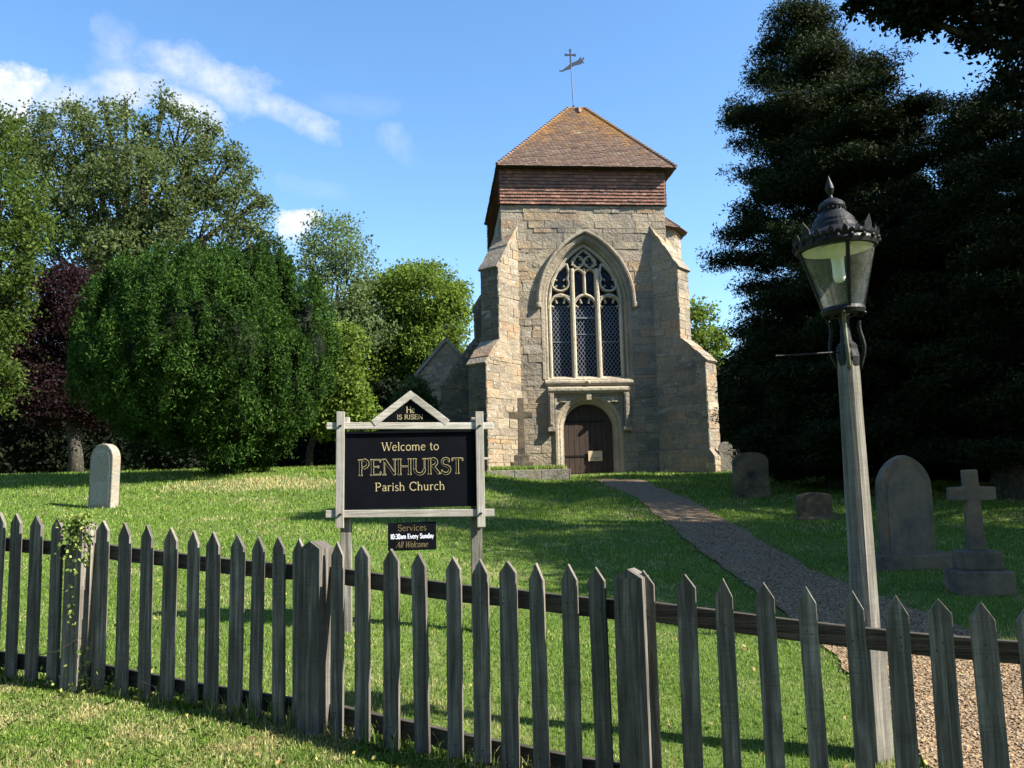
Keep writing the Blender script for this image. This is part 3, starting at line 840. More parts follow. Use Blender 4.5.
bar([(x, z) for x, z in arch_pts(WU, WA - .04, WS, WRISE - .04, WZ0)], .10)
MU = .41
for sg in (-1, 1): bar([(WU + sg * MU, WZ0), (WU + sg * MU, 8.62)], .12, TN0 - .03)
for (c_, h_) in ((-.81, .40), (0, .41), (.81, .40)):
    bar(arch_pts(WU + c_, h_, 7.28, .48, None, 9), .085)
    # cusps of the trefoil heads
    for ang in (20, 62, 118, 160):
        px_, pz_ = WU + c_ + (h_ - .05) * math.cos(R(ang)), 7.28 + .40 * math.sin(R(ang))
        qx, qz = WU + c_ + (h_ - .17) * math.cos(R(ang)), 7.26 + .24 * math.sin(R(ang))
        bar([(px_, pz_), (qx, qz)], .06, TN0 + .05)
bar([(WU, 7.74), (WU, 8.63)], .07)
for sg in (-1, 1):
    bar(arch_pts(WU + sg * .2, .2, 8.37, .24, None, 7), .06)
    bar(arcp(WU + sg * .2, 8.85, .185, 0, 360, 18), .055)
    for a in (45, 135, 225, 315): bar([(WU + sg * .2 + .17 * math.cos(R(a)), 8.85 + .17 * math.sin(R(a))), (WU + sg * .2 + .085 * math.cos(R(a)), 8.85 + .085 * math.sin(R(a)))], .04, TN0 + .05)
    # side mouchette: a drop leaning inwards
    cxm, czm = WU + sg * .80, 8.15
    drop = [(cxm + sg * .29 * math.cos(R(a)), czm + .27 * math.sin(R(a))) for a in range(150, 391, 20)]
    tip = (WU + sg * .58, 8.79)
    full = [tip, (WU + sg * .50, 8.49)] + drop + [(WU + sg * .86, 8.55), tip]
    bar(full, .07)
    for a in (40, 140, 220, 320): bar([(cxm + .27 * math.cos(R(a)), czm + .25 * math.sin(R(a))), (cxm + .13 * math.cos(R(a)), czm + .13 * math.sin(R(a)))], .05, TN0 + .05)
    bar([(WU + sg * MU, 8.73), (WU + sg * .22, 9.08), (WU, 9.25)], .06)
    bar([(WU + sg * MU, 7.62), (WU + sg * .60, 7.72), (WU + sg * 1.05, 7.68)], .06)
o = tr.build('tracery', M['tracery'], wframe); o.location = (0, 0, -ZB)
gm = MB(); gpoly = arch_pts(WU, WA, WS, WRISE, WZ0); gm.prism(gpoly, (0, .34, 0), (1, 0, 0), (0, 0, 1), (0, 1, 0), 0, .01)
o = gm.build('window_glass', M['win_glass'], wframe); o.location = (0, 0, -ZB)
lt = MB()
for c_ in (-.81, 0, .81):
    u0, u1, z0_, z1_ = WU + c_ - .35, WU + c_ + .35, WZ0 + .1, 7.42
    px_, pz_ = .125, .175
    for sg in (-1, 1):
        kk = -30
        while kk < 40:
            # line u = u0 + s , z = z0 + sg*s*pz/px + kk*pz
            pts = []
            for s_ in (0, .7):
                pts.append((u0 + s_, z0_ + sg * s_ * pz_ / px_ + kk * pz_))
            (ua_, za_), (ub_, zb_) = pts
            # clip to z range
            def at_z(zq): return ua_ + (ub_ - ua_) * (zq - za_) / (zb_ - za_)
            A, B = list(pts[0]), list(pts[1])
            if A[1] > B[1]: A, B = B, A
            if B[1] > z0_ and A[1] < z1_:
                if A[1] < z0_: A = [at_z(z0_), z0_]
                if B[1] > z1_: B = [at_z(z1_), z1_]
                a = Vector((A[0], .325, A[1])); b = Vector((B[0], .325 , B[1])); e = b - a
                if e.length > .03:
                    n_ = Vector((-e.z, 0, e.x)).normalized(); lt.obox((a + b) / 2 + Vector((0, -.004 if sg > 0 else 0, 0)), e / 2, (0, .004, 0), n_ * .009)
            kk += 1
    for zq in ((6.45,) if c_ == 0 else (6.2,)): lt.box((u0, .30, zq), (u1, .32, zq + .03))
lt.box((WU - .36, .28, 6.98), (WU + .36, .32, 7.03))
o = lt.build('window_lattice', M['lead'], wframe); o.location = (0, 0, -ZB)

# --- west door
dm = MB()


def dd(d, n=10): return arch_pts(DU, DA, DS, DRISE, 1.75, n, d)


split_voussoirs(dm, [(dd(.30), -.03), (dd(.26), -.035), (dd(.20), .0), (dd(.17), .04), (dd(.12), .04), (dd(.08), .10), (dd(.04), .15), (dd(.0), .16), (dd(.0), .42)], 3)
dsur = dm.build('door_surround', M['dressed'], church, off=COFF)
fl = MB()            # flat dressed field between arch and label
hole = arch_pts(DU, DA, DS, DRISE, 1.75, 10, .29); ou = [(DU - 1.18, 1.75), (DU - 1.18, 4.72), (DU + 1.18, 4.72), (DU + 1.18, 1.75)]
poly = [ou[0], ou[1], ou[2], ou[3]] + list(reversed(hole))
fl.prism(poly, (0, -.02, 0), (1, 0, 0), (0, 0, 1), (0, 1, 0), 0, .05)
o = fl.build('spandrel', M['dressed'], dsur); o.location = (0, 0, -ZB)
lb = MB()
for (a, b, c_, d_) in ((DU - 1.30, 4.52, DU + 1.30, 4.70),):
    lb.prism([(0, 4.50), (.10, 4.50), (.16, 4.58), (.16, 4.66), (0, 4.72)], (a, -.02, 0), (0, -1, 0), (0, 0, 1), (1, 0, 0), 0, c_ - a)
for sg in (-1, 1):
    x = DU + sg * 1.21; lb.box((x - .085, -.16, 3.42), (x + .085, -.02, 4.498)); lb.box((x - .05, -.19, 3.5), (x + .05, -.158, 4.49)); lb.box((x - .13, -.2, 3.30), (x + .13, -.02, 3.418))
    x2 = DU + sg * 1.06; lb.box((x2 - .04, -.075, 1.8), (x2 + .04, -.022, 4.498))
    lb.lathe([(.0, -.02), (.10, -.02), (.13, .0), (.10, .02), (.0, .02)], (DU + sg * .82, -.06, 4.22), 12)
lb.box((DU - .08, -.12, 4.28), (DU + .08, -.022, 4.5)); lb.lathe([(.02, 4.76), (.07, 4.80), (.08, 4.86), (.03, 4.92)], (DU, -.06, 0), 10)
lb.box((DU - 1.02, -.07, 4.44), (DU + 1.02, -.022, 4.498))
o = lb.build('label_mould', M['dressed'], dsur, bevel=.012); o.location = (0, 0, -ZB)
dr = MB(); npl = 9
for k in range(npl):
    a = DU - DA + .002 + (2 * DA - .004) * k / npl; b = DU - DA + (2 * DA) * (k + 1) / npl - .008
    za = DS + math.sqrt(max(0, 1 - ((max(abs(a - DU), abs(b - DU))) / DA) ** 2)) * DRISE * .3 + .55 * (1 - max(abs(a - DU), abs(b - DU)) / DA)
    dr.box((a, .30 + .004 * (k % 2), 1.98), (b, .36, DS + DRISE + .1))
door = dr.build('door', M['door_wood'], church, off=COFF, bevel=.004)
for z in (2.5, 3.6):
    o = MB().box((DU - .76, .285, z), (DU + .55, .298, z + .05)).build('hinge', M['iron'], door); o.location = (0, 0, -ZB)
st = MB(); st.box((DU - 1.05, -.38, 1.72), (DU + 1.05, .35, 1.945)); st.build('doorstep', M['grave'], church, off=COFF, bevel=.015)
# small notice board hung on the door
nl = MW @ Vector((DU + .20, .27, 2.36 - ZB))
nt = thing('notice', nl, 'small buff notice hanging by a ring on the brown church door', 'notice', rz=CA + .03)
MB().box((-.22, -.018, 0), (.24, .0, .32)).build('notice_board', M['paper'], nt, bevel=.004)
MB().box((-.05, -.022, .05), (.12, -.019, .062)).box((-.15, -.022, .10), (.17, -.019, .112)).build('printed_line', M['plank_dark'], nt)
hk = MB(); hk.tube([(-.06, -.01, .32), (-.10, -.012, .44), (-.02, -.012, .54), (.06, -.012, .44), (.07, -.01, .32)], .008, 6); hk.build('hanging_ring', M['iron'], nt)

# ------------------------------------------------------------------ graves
def outline_round(w, h, flat=0.5, n=14, pointed=False):
    """headstone outline: straight sides then a round or pointed head"""
    a = w / 2
    if pointed:
        rise = a * 1.25; return [(-a, 0), (a, 0)] + list(reversed(arch_pts(0, a, h - rise, rise, None, n)))
    return [(-a, 0), (a, 0)] + [(a * math.cos(R(180 * i / n)), h - a * flat + a * flat * math.sin(R(180 * i / n))) for i in range(n + 1)]


def headstone(pos, w, h, th, rz, mat, label, group=None, pointed=False, sunk=.06, lean=0, ledge=None, panel=None, flat=1.0):
    g = thing('gravestone', (pos[0], pos[1], pos[2]), label, 'gravestone', group, rz)
    mb = MB().prism(outline_round(w, h + sunk, flat, pointed=pointed), (0, 0, -sunk), (1, 0, 0), (0, 0, 1), (0, 1, 0), -th / 2, th / 2)
    s = mb.build('headstone', mat, g, bevel=.018); s.rotation_euler = (R(lean), 0, 0)
    if panel:
        o = MB().prism(outline_round(w * .78, h * .86, flat, pointed=pointed), (0, -th / 2 - .006, h * .05), (1, 0, 0), (0, 0, 1), (0, 1, 0), 0, .01).build('inscription_panel', panel, s)
    if ledge:
        lw, lh, ld = ledge; MB().box((-lw / 2, -ld / 2, -.1), (lw / 2, ld / 2, lh)).build('plinth', mat, g, bevel=.02)
    return g


p = gh(103, 508)
gA = headstone(p, .56, 1.12, .17, R(-24), M['grave'], 'round topped lichen covered gravestone alone on the sunlit lawn', panel=M['grave_pale'], lean=-1)
hs_ = [c for c in gA.children if c.name.startswith('headstone')][0]
for i in range(12):      # worn lines of lettering
    z = .93 - i * .042; x = -.17; rr_ = random.Random(i); top_, bot_ = [], []
    while x < .165: top_.append((x, z + .012 + rr_.uniform(-.003, .004))); bot_.append((x, z + rr_.uniform(-.003, .003))); x += .011
    o = MB().prism(bot_ + top_[::-1], (0, 0, 0), (1, 0, 0), (0, 0, 1), (0, 1, 0), -.003, .001).build('inscription_line', M['grave'], hs_); o.location = (0, -.17 / 2 - .006, 0)
p = gh(908, 567)
headstone(p, .58, 1.18, .13, R(8), M['grave_shade_dark'], 'tall pointed dark gravestone in tree shade beside the stone cross', pointed=True, ledge=(1.0, .14, .34), lean=2, panel=M['grave_panel'])
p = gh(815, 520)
headstone(p, .52, .42, .14, R(5), M['grave_shade_black'], 'low square dark gravestone in shade just left of the lamp post', flat=.25, ledge=(.66, .05, .3))
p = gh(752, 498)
headstone(p, .66, .86, .16, R(0), M['grave_shade_black'], 'broad dark headstone under the conifer at the path edge', flat=.5)
for (px, py, w, h, lab, f) in ((727, 480, .42, .92, 'pale gravestone against the foot of the church buttress', 1.0), (738, 480, .36, .7, 'smaller pale gravestone behind, nearest the conifer', .5)):
    q = at(px, py, 25.5 if f == 1 else 26.5); headstone((q.x, q.y, gz(q.x, q.y)), w, h, .12, R(-6), M['grave'], lab, 'pale gravestones beside the church', flat=f)


def stone_cross(loc, scale, rz, mat, label, sh, arm, th, wd, steps, ring=False):
    g = thing('stone_cross', loc, label, 'grave cross', None, rz)
    z = -.08
    for k, (w, h) in enumerate(steps):
        MB().box((-w / 2, -w / 2 * .8, z), (w / 2, w / 2 * .8, z + h)).build('step', mat, g, bevel=.02); z += h - .001
    az = z + sh * .70; a = wd / 2
    poly = [(-a * 1.1, z), (a * 1.1, z), (a * .9, az - a), (arm, az - a * .9), (arm, az + a * .9), (a * .9, az + a), (a * .9, z + sh), (-a * .9, z + sh), (-a * .9, az + a), (-arm, az + a * .9), (-arm, az - a * .9), (-a * .9, az - a)]
    MB().prism(poly, (0, 0, 0), (1, 0, 0), (0, 0, 1), (0, 1, 0), -th / 2, th / 2).build('cross', mat, g, bevel=.012)
    return g


p = gh(980, 592)
stone_cross(p, 1, R(-8), M['grave_shade_dark'], 'dark stone cross on a stepped base in shade at far right', .72, .195, .10, .13, [(.47, .28), (.34, .17)])
# raised grass plot with old cross by the church door
a_ = at(487, 476, 22.9); b_ = at(571, 476, 22.9)
zt = 2.06; plot = thing('grave_plot', ((a_.x + b_.x) / 2, 23.8, 1.75), 'stone kerbed raised grave plot with grass on top before the tower', 'grave plot')
hwp = (b_.x - a_.x) / 2
k_ = MB()
for (x0, x1, y0, y1) in ((-hwp, hwp, -.95, -.75), (-hwp, -hwp + .2, -.748, 1.0), (hwp - .2, hwp, -.748, 1.0)):
    if y0 == -.95:
        x = x0
        while x < x1 - .01: w = min(.75, x1 - x); k_.box((x, y0, -.15), (x + w - .008, y1, .31)); x += w
    else: k_.box((x0, y0, -.15), (x1, y1, .31))
k_.build('kerb', M['grave'], plot, bevel=.015)
MB().box((-hwp + .15, -.8, -.1), (hwp - .15, 1.0, .30)).build('turf', M['ground'], plot)
cpos = at(522, 463, 24.2)
stone_cross((cpos.x, 24.2, 2.20), 1, R(2), M['cross_stone'], 'tall old lichened stone cross standing on the plot left of the door', 1.66, .34, .18, .20, [(.66, .20), (.44, .20)])


# ------------------------------------------------------------------ picket fence
FPTS = [Vector((-5.9, 6.55, 0)), Vector((-4.25, 5.75, 0)), Vector((-2.62, 5.15, 0)), Vector((-1.06, 4.58, 0)), Vector((.52, 3.78, 0)), Vector((2.15, 3.22, 0)), Vector((3.85, 2.75, 0))]
TOPS = [(6, 512), (24, 513), (44, 515), (65, 517), (109, 520), (132, 522), (154, 524), (176, 527), (200, 530), (219, 531), (242, 534), (262, 536), (285, 536), (305, 538),
        (342, 541), (367, 545), (395, 548), (425, 552), (457, 556), (483, 558), (510, 560), (540, 562), (571, 563), (601, 566), (645, 569), (685, 573), (723, 577), (765, 581), (808, 585), (852, 589),
        (892, 593), (934, 597), (980, 600), (1024, 605)]


def fence_hit(px, py):
    d = ray(px, py); d = d / d.y
    for a, b in zip(FPTS, FPTS[1:]):
        e = b - a; n = Vector((e.y, -e.x, 0)).normalized()
        den = d.x * n.x + d.y * n.y
        tt = ((a.x) * n.x + (a.y) * n.y) / den
        p = EYE + d * tt; s = ((p.x - a.x) * e.x + (p.y - a.y) * e.y) / e.length_squared
        if 0 <= s < 1: return p, e.normalized(), n if n.y < 0 else -n
    return None


fence = thing('picket_fence', (FPTS[3].x, FPTS[3].y, gz(FPTS[3].x, FPTS[3].y)), 'weathered grey wooden picket fence running across the front of the churchyard', 'fence')
foff = Vector(fence.location)


def picket(mb_, x, y, ztop, zbot, e, n, r, w=.082, th=.022):
    h = ztop - zbot; lean = r.uniform(-.011, .011)
    tw = w / 2 * r.uniform(.88, 1.08); tip = r.uniform(.056, .080); hx = r.uniform(-.003, .003)
    outline = [(-tw, 0), (tw, 0), (tw + lean, h - tip), (hx + lean, h), (-tw + lean, h - tip)]
    base = Vector((x, y, zbot)) + n * .04
    rot = Matrix.Rotation(r.uniform(-.06, .06), 3, 'Z'); e2 = rot @ e; n2 = rot @ n
    mb_.prism(outline, base, e2, (0, 0, 1), n2, -th / 2, th / 2)


_n = MB().lathe([(.0, -.003), (.0035, -.002), (.0035, .002), (0, .003)], (0, 0, 0), 8).build('nail', M['rail']); NAIL = _n.data; bpy.data.objects.remove(_n)
pr = random.Random(21); tops_z = []
for (px, py) in TOPS:
    hit = fence_hit(px, py)
    if not hit: continue
    p, e, n = hit
    tops_z.append((p.x, p.z)); q = MB()
    picket(q, p.x, p.y, p.z, gz(p.x, p.y) + pr.uniform(.0, .03), e, n, pr)
    pk = q.build('picket', M['picket'], fence, off=foff, bevel=.0025)
    for dz_ in (-.17, -.20, -.88):
        np__ = Vector((p.x, p.y, p.z + dz_ + pr.uniform(-.01, .01))) + n * .0515 + e * pr.uniform(-.02, .02) - foff
        nl2 = bpy.data.objects.new('nail', NAIL); COL.objects.link(nl2); nl2.parent = pk; nl2.location = np__
tx = [a for a, b in tops_z]; tz = [b for a, b in tops_z]


def topz(x):
    if x < tx[0]: return tz[0] + (tz[1] - tz[0]) / (tx[1] - tx[0]) * 0 + (tx[0] - x) * .05
    return float(np.interp(x, tx, tz)) if x < tx[-1] else tz[-1] - (x - tx[-1]) * .04


for k in (0, 1, 5):      # pickets just beyond the frame
    a, b = FPTS[k], FPTS[k + 1]; e = (b - a).normalized(); n = Vector((e.y, -e.x, 0)); n = n if n.y < 0 else -n
    s = .14
    while s < (b - a).length - .08:
        q = a + e * s
        if q.x < tx[0] - .1 or q.x > tx[-1] + .1:
            m_ = MB(); picket(m_, q.x, q.y, topz(q.x), gz(q.x, q.y) + .02, e, n, pr); m_.build('picket', M['picket'], fence, off=foff, bevel=.0025)
        s += .155
for k in range(len(FPTS) - 1):
    a, b = FPTS[k], FPTS[k + 1]; e = (b - a).normalized(); n = Vector((e.y, -e.x, 0)); n = n if n.y < 0 else -n
    for dz, hh in ((-.185, .042), (-.895, .045)):
        za, zb = topz(a.x) + dz, topz(b.x) + dz
        A = Vector((a.x, a.y, za)) + e * .05 - n * .0; B = Vector((b.x, b.y, zb)) - e * .05; c = (A + B) / 2; c += -n * .012
        sag = MB(); segs = 6; rings = []
        for s in range(segs + 1):
            f = s / segs; q = A.lerp(B, f) - n * .012 + Vector((0, 0, -.012 * math.sin(math.pi * f) + pr.uniform(-.004, .004)))
            up = Vector((0, 0, hh)); t_ = n * .022; rings.append([q - up - t_, q - up + t_, q + up + t_ * .8, q + up - t_ * .8])
        sag.ring(rings, True, True).build('rail', M['rail'], fence, off=foff, bevel=.003)
for k, a in enumerate(FPTS):
    e = (FPTS[min(k + 1, 6)] - FPTS[max(k - 1, 0)]).normalized(); n = Vector((e.y, -e.x, 0)); n = n if n.y < 0 else -n
    w = .066; a = a + n * .035; zt_ = topz(a.x) + (.005 if k != 4 else .015); zb_ = gz(a.x, a.y) - .3; pm = MB()
    rings = []
    for (z, s, ro) in ((zb_, 1, 0), (zb_ + .5, 1.0, .01), (zt_ - .3, .99, .0), (zt_ - .05, .97, .0)):
        rings.append([Vector((a.x, a.y, z)) + e * (i * w * s) + n * (j * w * s) for i, j in ((-1, -1), (1, -1), (1, 1), (-1, 1))])
    # weathered top: ridge parallel to the view
    pm.ring(rings, True, False)
    tpv = rings[-1]; c0 = (tpv[0] + tpv[3]) / 2; c1 = (tpv[1] + tpv[2]) / 2
    r0 = (tpv[0] + tpv[1]) / 2 + Vector((0, 0, .035)); r1 = (tpv[2] + tpv[3]) / 2 + Vector((0, 0, .04))
    pm.add([*tpv, r0, r1], [(0, 1, 4), (2, 3, 5), (1, 2, 5, 4), (3, 0, 4, 5)])
    import bmesh
    o = pm.build('post', M['picket'], fence, off=foff, bevel=0)

# ------------------------------------------------------------------ lettering (strokes)
def G(**k): return k


def L(x0, y0, x1, y1, w=1.0): return ('l', x0, y0, x1, y1, w)


def A(cx, cy, rx, ry, a0, a1, w=1.0): return ('a', cx, cy, rx, ry, a0, a1, w)


def Sf(x, y, h=.11): return ('l', x - h, y, x + h, y, .42)


TH = .5
GL = {
    'W': (1.02, [L(.06, 1, .30, 0), L(.30, 0, .52, .92, TH), L(.50, 1, .74, 0), L(.74, 0, .98, 1, TH), Sf(.07, .98), Sf(.5, .98), Sf(.97, .98)]),
    'P': (.66, [L(.14, 0, .14, 1), A(.30, .73, .26, .25, 90, -90), L(.14, .98, .32, .98, TH), L(.14, .48, .32, .48, TH), Sf(.14, .02), Sf(.06, .98, .06)]),
    'E': (.66, [L(.14, 0, .14, 1), L(.14, .97, .58, .97, TH), L(.14, .52, .48, .52, TH), L(.14, .03, .60, .03, TH), L(.58, .97, .58, .80, TH), L(.60, .03, .60, .22, TH), L(.48, .60, .48, .44, TH), Sf(.06, .98, .05), Sf(.06, .02, .05)]),
    'N': (.86, [L(.14, 0, .14, 1, TH), L(.14, 1, .74, 0), L(.74, 0, .74, 1, TH), Sf(.14, .02), Sf(.08, .98, .09), Sf(.74, .98)]),
    'H': (.86, [L(.14, 0, .14, 1), L(.72, 0, .72, 1), L(.14, .52, .72, .52, TH), Sf(.14, .02), Sf(.14, .98), Sf(.72, .02), Sf(.72, .98)]),
    'U': (.84, [L(.14, 1, .14, .34), A(.42, .34, .28, .32, 180, 360), L(.70, .34, .70, 1, TH), Sf(.14, .98), Sf(.70, .98)]),
    'R': (.76, [L(.14, 0, .14, 1), A(.30, .75, .25, .23, 90, -90), L(.14, .98, .32, .98, TH), L(.14, .51, .32, .51, TH), L(.34, .51, .68, .02), Sf(.14, .02), Sf(.06, .98, .06), Sf(.70, .02, .08)]),
    'S': (.60, [A(.30, .745, .21, .235, 35, 270, .85), A(.30, .26, .23, .245, 90, -150, .95), L(.49, .95, .49, .74, TH), L(.08, .06, .08, .26, TH)]),
    'T': (.72, [L(.36, 0, .36, 1), L(.06, .97, .66, .97, TH), L(.06, .97, .06, .80, TH), L(.66, .97, .66, .80, TH), Sf(.36, .02)]),
    'C': (.80, [A(.46, .5, .36, .49, 45, 315), L(.72, .97, .72, .72, TH)]),
    'I': (.32, [L(.16, 0, .16, 1), Sf(.16, .02), Sf(.16, .98)]),
    'A': (.80, [L(.12, 0, .40, 1, TH), L(.40, 1, .68, 0), L(.22, .34, .58, .34, TH), Sf(.12, .02, .09), Sf(.68, .02, .09)]),
    'e': (.52, [A(.27, .33, .20, .32, 15, 320, .85), L(.08, .37, .46, .37, TH)]),
    'l': (.28, [L(.14, 0, .14, 1.02), Sf(.14, .02, .10), Sf(.09, 1.0, .05)]),
    'c': (.50, [A(.28, .33, .21, .32, 50, 310, .85)]),
    'o': (.58, [A(.29, .33, .22, .32, 0, 360, .85)]),
    'm': (.90, [L(.12, 0, .12, .64), A(.28, .42, .16, .22, 180, 0, .8), L(.44, .42, .44, 0), A(.60, .42, .16, .22, 180, 0, .8), L(.76, .42, .76, 0), Sf(.12, .02, .08), Sf(.44, .02, .08), Sf(.76, .02, .08), Sf(.07, .62, .05)]),
    'n': (.60, [L(.12, 0, .12, .64), A(.29, .40, .17, .23, 180, 0, .8), L(.46, .40, .46, 0), Sf(.12, .02, .08), Sf(.46, .02, .08), Sf(.07, .62, .05)]),
    'h': (.60, [L(.12, 0, .12, 1.02), A(.29, .40, .17, .23, 180, 0, .8), L(.46, .40, .46, 0), Sf(.12, .02, .08), Sf(.46, .02, .08), Sf(.07, 1.0, .05)]),
    't': (.38, [L(.16, .88, .16, .16), A(.27, .16, .11, .15, 180, 300, .8), L(.04, .62, .33, .62, TH)]),
    'a': (.52, [A(.24, .48, .16, .16, 150, 0, .8), L(.40, .48, .40, .04), A(.23, .20, .15, .18, 0, 360, .75), L(.40, .03, .48, .03, TH)]),
    'r': (.42, [L(.12, 0, .12, .64), A(.28, .42, .16, .21, 180, 50, .8), Sf(.12, .02, .08), Sf(.07, .62, .05)]),
    'i': (.28, [L(.14, 0, .14, .64), L(.14, .80, .14, .94, 1.1), Sf(.14, .02, .08), Sf(.09, .62, .05)]),
    's': (.42, [A(.21, .49, .13, .15, 35, 270, .8), A(.21, .17, .15, .16, 90, -150, .8)]),
    'u': (.60, [L(.12, .64, .12, .22), A(.28, .22, .16, .21, 180, 360, .8), L(.44, .64, .44, 0), Sf(.08, .62, .05), Sf(.40, .62, .05), Sf(.49, .02, .05)]),
    'v': (.54, [L(.06, .64, .27, 0), L(.27, 0, .48, .64, TH), Sf(.07, .62, .07), Sf(.47, .62, .06)]),
    'y': (.54, [L(.06, .64, .27, .04), L(.48, .64, .18, -.26, TH), Sf(.07, .62, .07), Sf(.47, .62, .06)]),
    'd': (.58, [A(.25, .32, .19, .31, 0, 360, .85), L(.46, 1.0, .46, 0), Sf(.42, 1.0, .05), Sf(.50, .02, .05)]),
    '1': (.42, [L(.22, 0, .22, 1), L(.22, .98, .08, .82, TH), Sf(.22, .02)]),
    '0': (.60, [A(.30, .5, .22, .49, 0, 360)]),
    '3': (.56, [A(.26, .74, .20, .23, 150, -90, .9), A(.26, .27, .23, .26, 90, -150, .9)]),
    ':': (.26, [L(.13, .10, .13, .24, 1.1), L(.13, .48, .13, .62, 1.1)]),
    ' ': (.34, []),
}


def text_width(s, h, track=0): return sum((GL[c][0] + track) * h for c in s) - track * h


def stroke_text(mb, s, x, z, h, wt, y, track=0.0, shrink=0.0, slant=0.0, xs=1.0):
    """letters in the local XZ plane facing -Y; wt = stem width as a fraction of h"""
    lay = 0
    for c in s:
        adv, st_ = GL[c]
        for q in st_:
            w = max(.0006, wt * h * q[-1] / 2 - shrink); yy = y - lay * .00004; lay = (lay + 1) % 12
            if q[0] == 'l': P = [(q[1], q[2]), (q[3], q[4])]
            else:
                k = max(6, int(abs(q[6] - q[5]) / 18)); P = [(q[1] + q[3] * math.cos(R(q[5] + (q[6] - q[5]) * i / k)), q[2] + q[4] * math.sin(R(q[5] + (q[6] - q[5]) * i / k))) for i in range(k + 1)]
            P = [Vector((x + (px * xs + slant * pz) * h, z + pz * h)) for px, pz in P]
            if q[0] == 'l' and shrink:
                d = (P[1] - P[0]).normalized(); P = [P[0] + d * shrink, P[1] - d * shrink]
            rg = []
            for i in range(len(P)):
                a, b = P[max(i - 1, 0)], P[min(i + 1, len(P) - 1)]; d = (b - a)
                d = d.normalized() if d.length else Vector((1, 0)); nn = Vector((-d.y, d.x)) * w
                rg.append(((P[i] + nn), (P[i] - nn)))
            vs = []; fs = []
            for i, (p, r__) in enumerate(rg): vs += [(p.x, yy, p.y), (r__.x, yy, r__.y)]
            fs = [(2 * i, 2 * i + 1, 2 * i + 3, 2 * i + 2) for i in range(len(rg) - 1)]
            mb.add(vs, fs)
        x += (adv * xs + track) * h
    return x


# ------------------------------------------------------------------ church sign
SY = 6.45; SA = R(6)
fl_, fr_ = at(341, 470, SY), None
sorg = Vector((at(410, 600, SY).x, SY, 0)); sorg.z = gz(sorg.x, sorg.y)
sign = thing('church_sign', sorg, 'black welcome board in a pale oak frame with a small gable on two posts', 'sign', rz=SA)
su = Vector((math.cos(SA), math.sin(SA), 0)); sn = Vector((-math.sin(SA), math.cos(SA), 0))


def sp(px, py, off=0):
    d = ray(px, py); tt = ((sorg + sn * off - EYE).dot(sn)) / d.dot(sn); p = EYE + d * tt
    return (p - sorg).dot(su), p.z - sorg.z


def sbar(name, a, b, w, y0, y1, mat, ends=.0):
    (xa, za), (xb, zb) = sp(*a), sp(*b); A_ = Vector((xa, 0, za)); B_ = Vector((xb, 0, zb)); e = (B_ - A_); Ln = e.length; e /= Ln
    n_ = Vector((-e.z, 0, e.x)); c = (A_ + B_) / 2; c.y = (y0 + y1) / 2
    return MB().obox(c, e * (Ln / 2 + ends), Vector((0, (y1 - y0) / 2, 0)), n_ * w / 2).build(name, mat, sign, bevel=.004)


W9 = .062
sbar('frame_upright', (341, 412), (340, 528), W9, -.045, -.002, M['oak']); sbar('frame_upright', (479, 412), (481, 527), W9, -.045, -.002, M['oak'])
sbar('frame_rail', (327, 426), (493, 426), .052, -.030, .02, M['oak_h']); sbar('frame_rail', (326, 514), (494, 512.5), .056, -.030, .02, M['oak_h'])
for (px, py) in ((341, 426), (479.5, 426), (341, 514), (480.5, 513)):
    x, z = sp(px, py); MB().lathe([(.0, -.006), (.012, -.004), (.012, .004), (0, .006)], (0, 0, 0), 10).build('peg', M['iron'], sign).location = (x, -.048, z)
# small return stubs of the frame behind
sbar('stub', (346, 417), (346, 428), .05, .022, .07, M['oak']); sbar('stub', (474.5, 417), (474.5, 428), .05, .022, .07, M['oak']); sbar('stub', (484, 458.5), (491, 458.5), .02, .0, .03, M['oak_h'])
for (px, pb) in ((345.5, 640), (476, 634)):
    xt, zt2 = sp(px, 436); xb, zb2 = sp(px + (0 if px < 400 else 1.5), pb)
    MB().ring([[(x - .042, .022, z), (x + .042, .022, z), (x + .042, .105, z), (x - .042, .105, z)] for x, z in ((xb, -.3), (xt, zt2))], True, True).build('sign_post', M['lamp_wood'], sign, bevel=.004)
# board
(x0, z0_), (x1, z1_) = sp(344, 509.5), sp(477, 429.5)
brd = MB().box((x0, -.012, z0_), (x1, .012, z1_)).build('board', M['board'], sign)
MB().box((x0 + .002, -.028, z1_ - .018), (x1 - .002, -.0125, z1_ - .002)).build('board_edge', M['board'], brd)
# gable
gp_ = [sp(*q) for q in ((381, 421), (440, 420.5), (410.5, 398))]
gab = MB().prism(gp_, (0, 0, 0), (1, 0, 0), (0, 0, 1), (0, 1, 0), -.010, .012).build('gable_panel', M['board'], sign)
sbar('gable_bargeboard', (375, 422.5), (410.7, 395), .055, -.034, .016, M['oak_h'], .016); sbar('gable_bargeboard', (446, 422), (410.2, 395), .055, -.0318, .0138, M['oak_h'], .016)


def sign_text(s, cxp, base_py, cap_px, width_px, wt, mat, name, parent, y, outline=None, slant=0):
    xc, zb = sp(cxp, base_py); h = cap_px / 830 * SY; want = width_px / 830 * SY
    nat = text_width(s, h); tr_k = .02; xs_ = (want - tr_k * h * (len(s) - 1)) / nat
    mb = MB(); stroke_text(mb, s, xc - want / 2, zb, h, wt, y, tr_k, 0, slant, xs_); o = mb.build(name, mat, parent)
    if outline:
        m2 = MB(); stroke_text(m2, s, xc - want / 2, zb, h, wt, y - .001, tr_k, outline, slant, xs_); m2.build(name + '_infill', M['board'], parent)
    return o


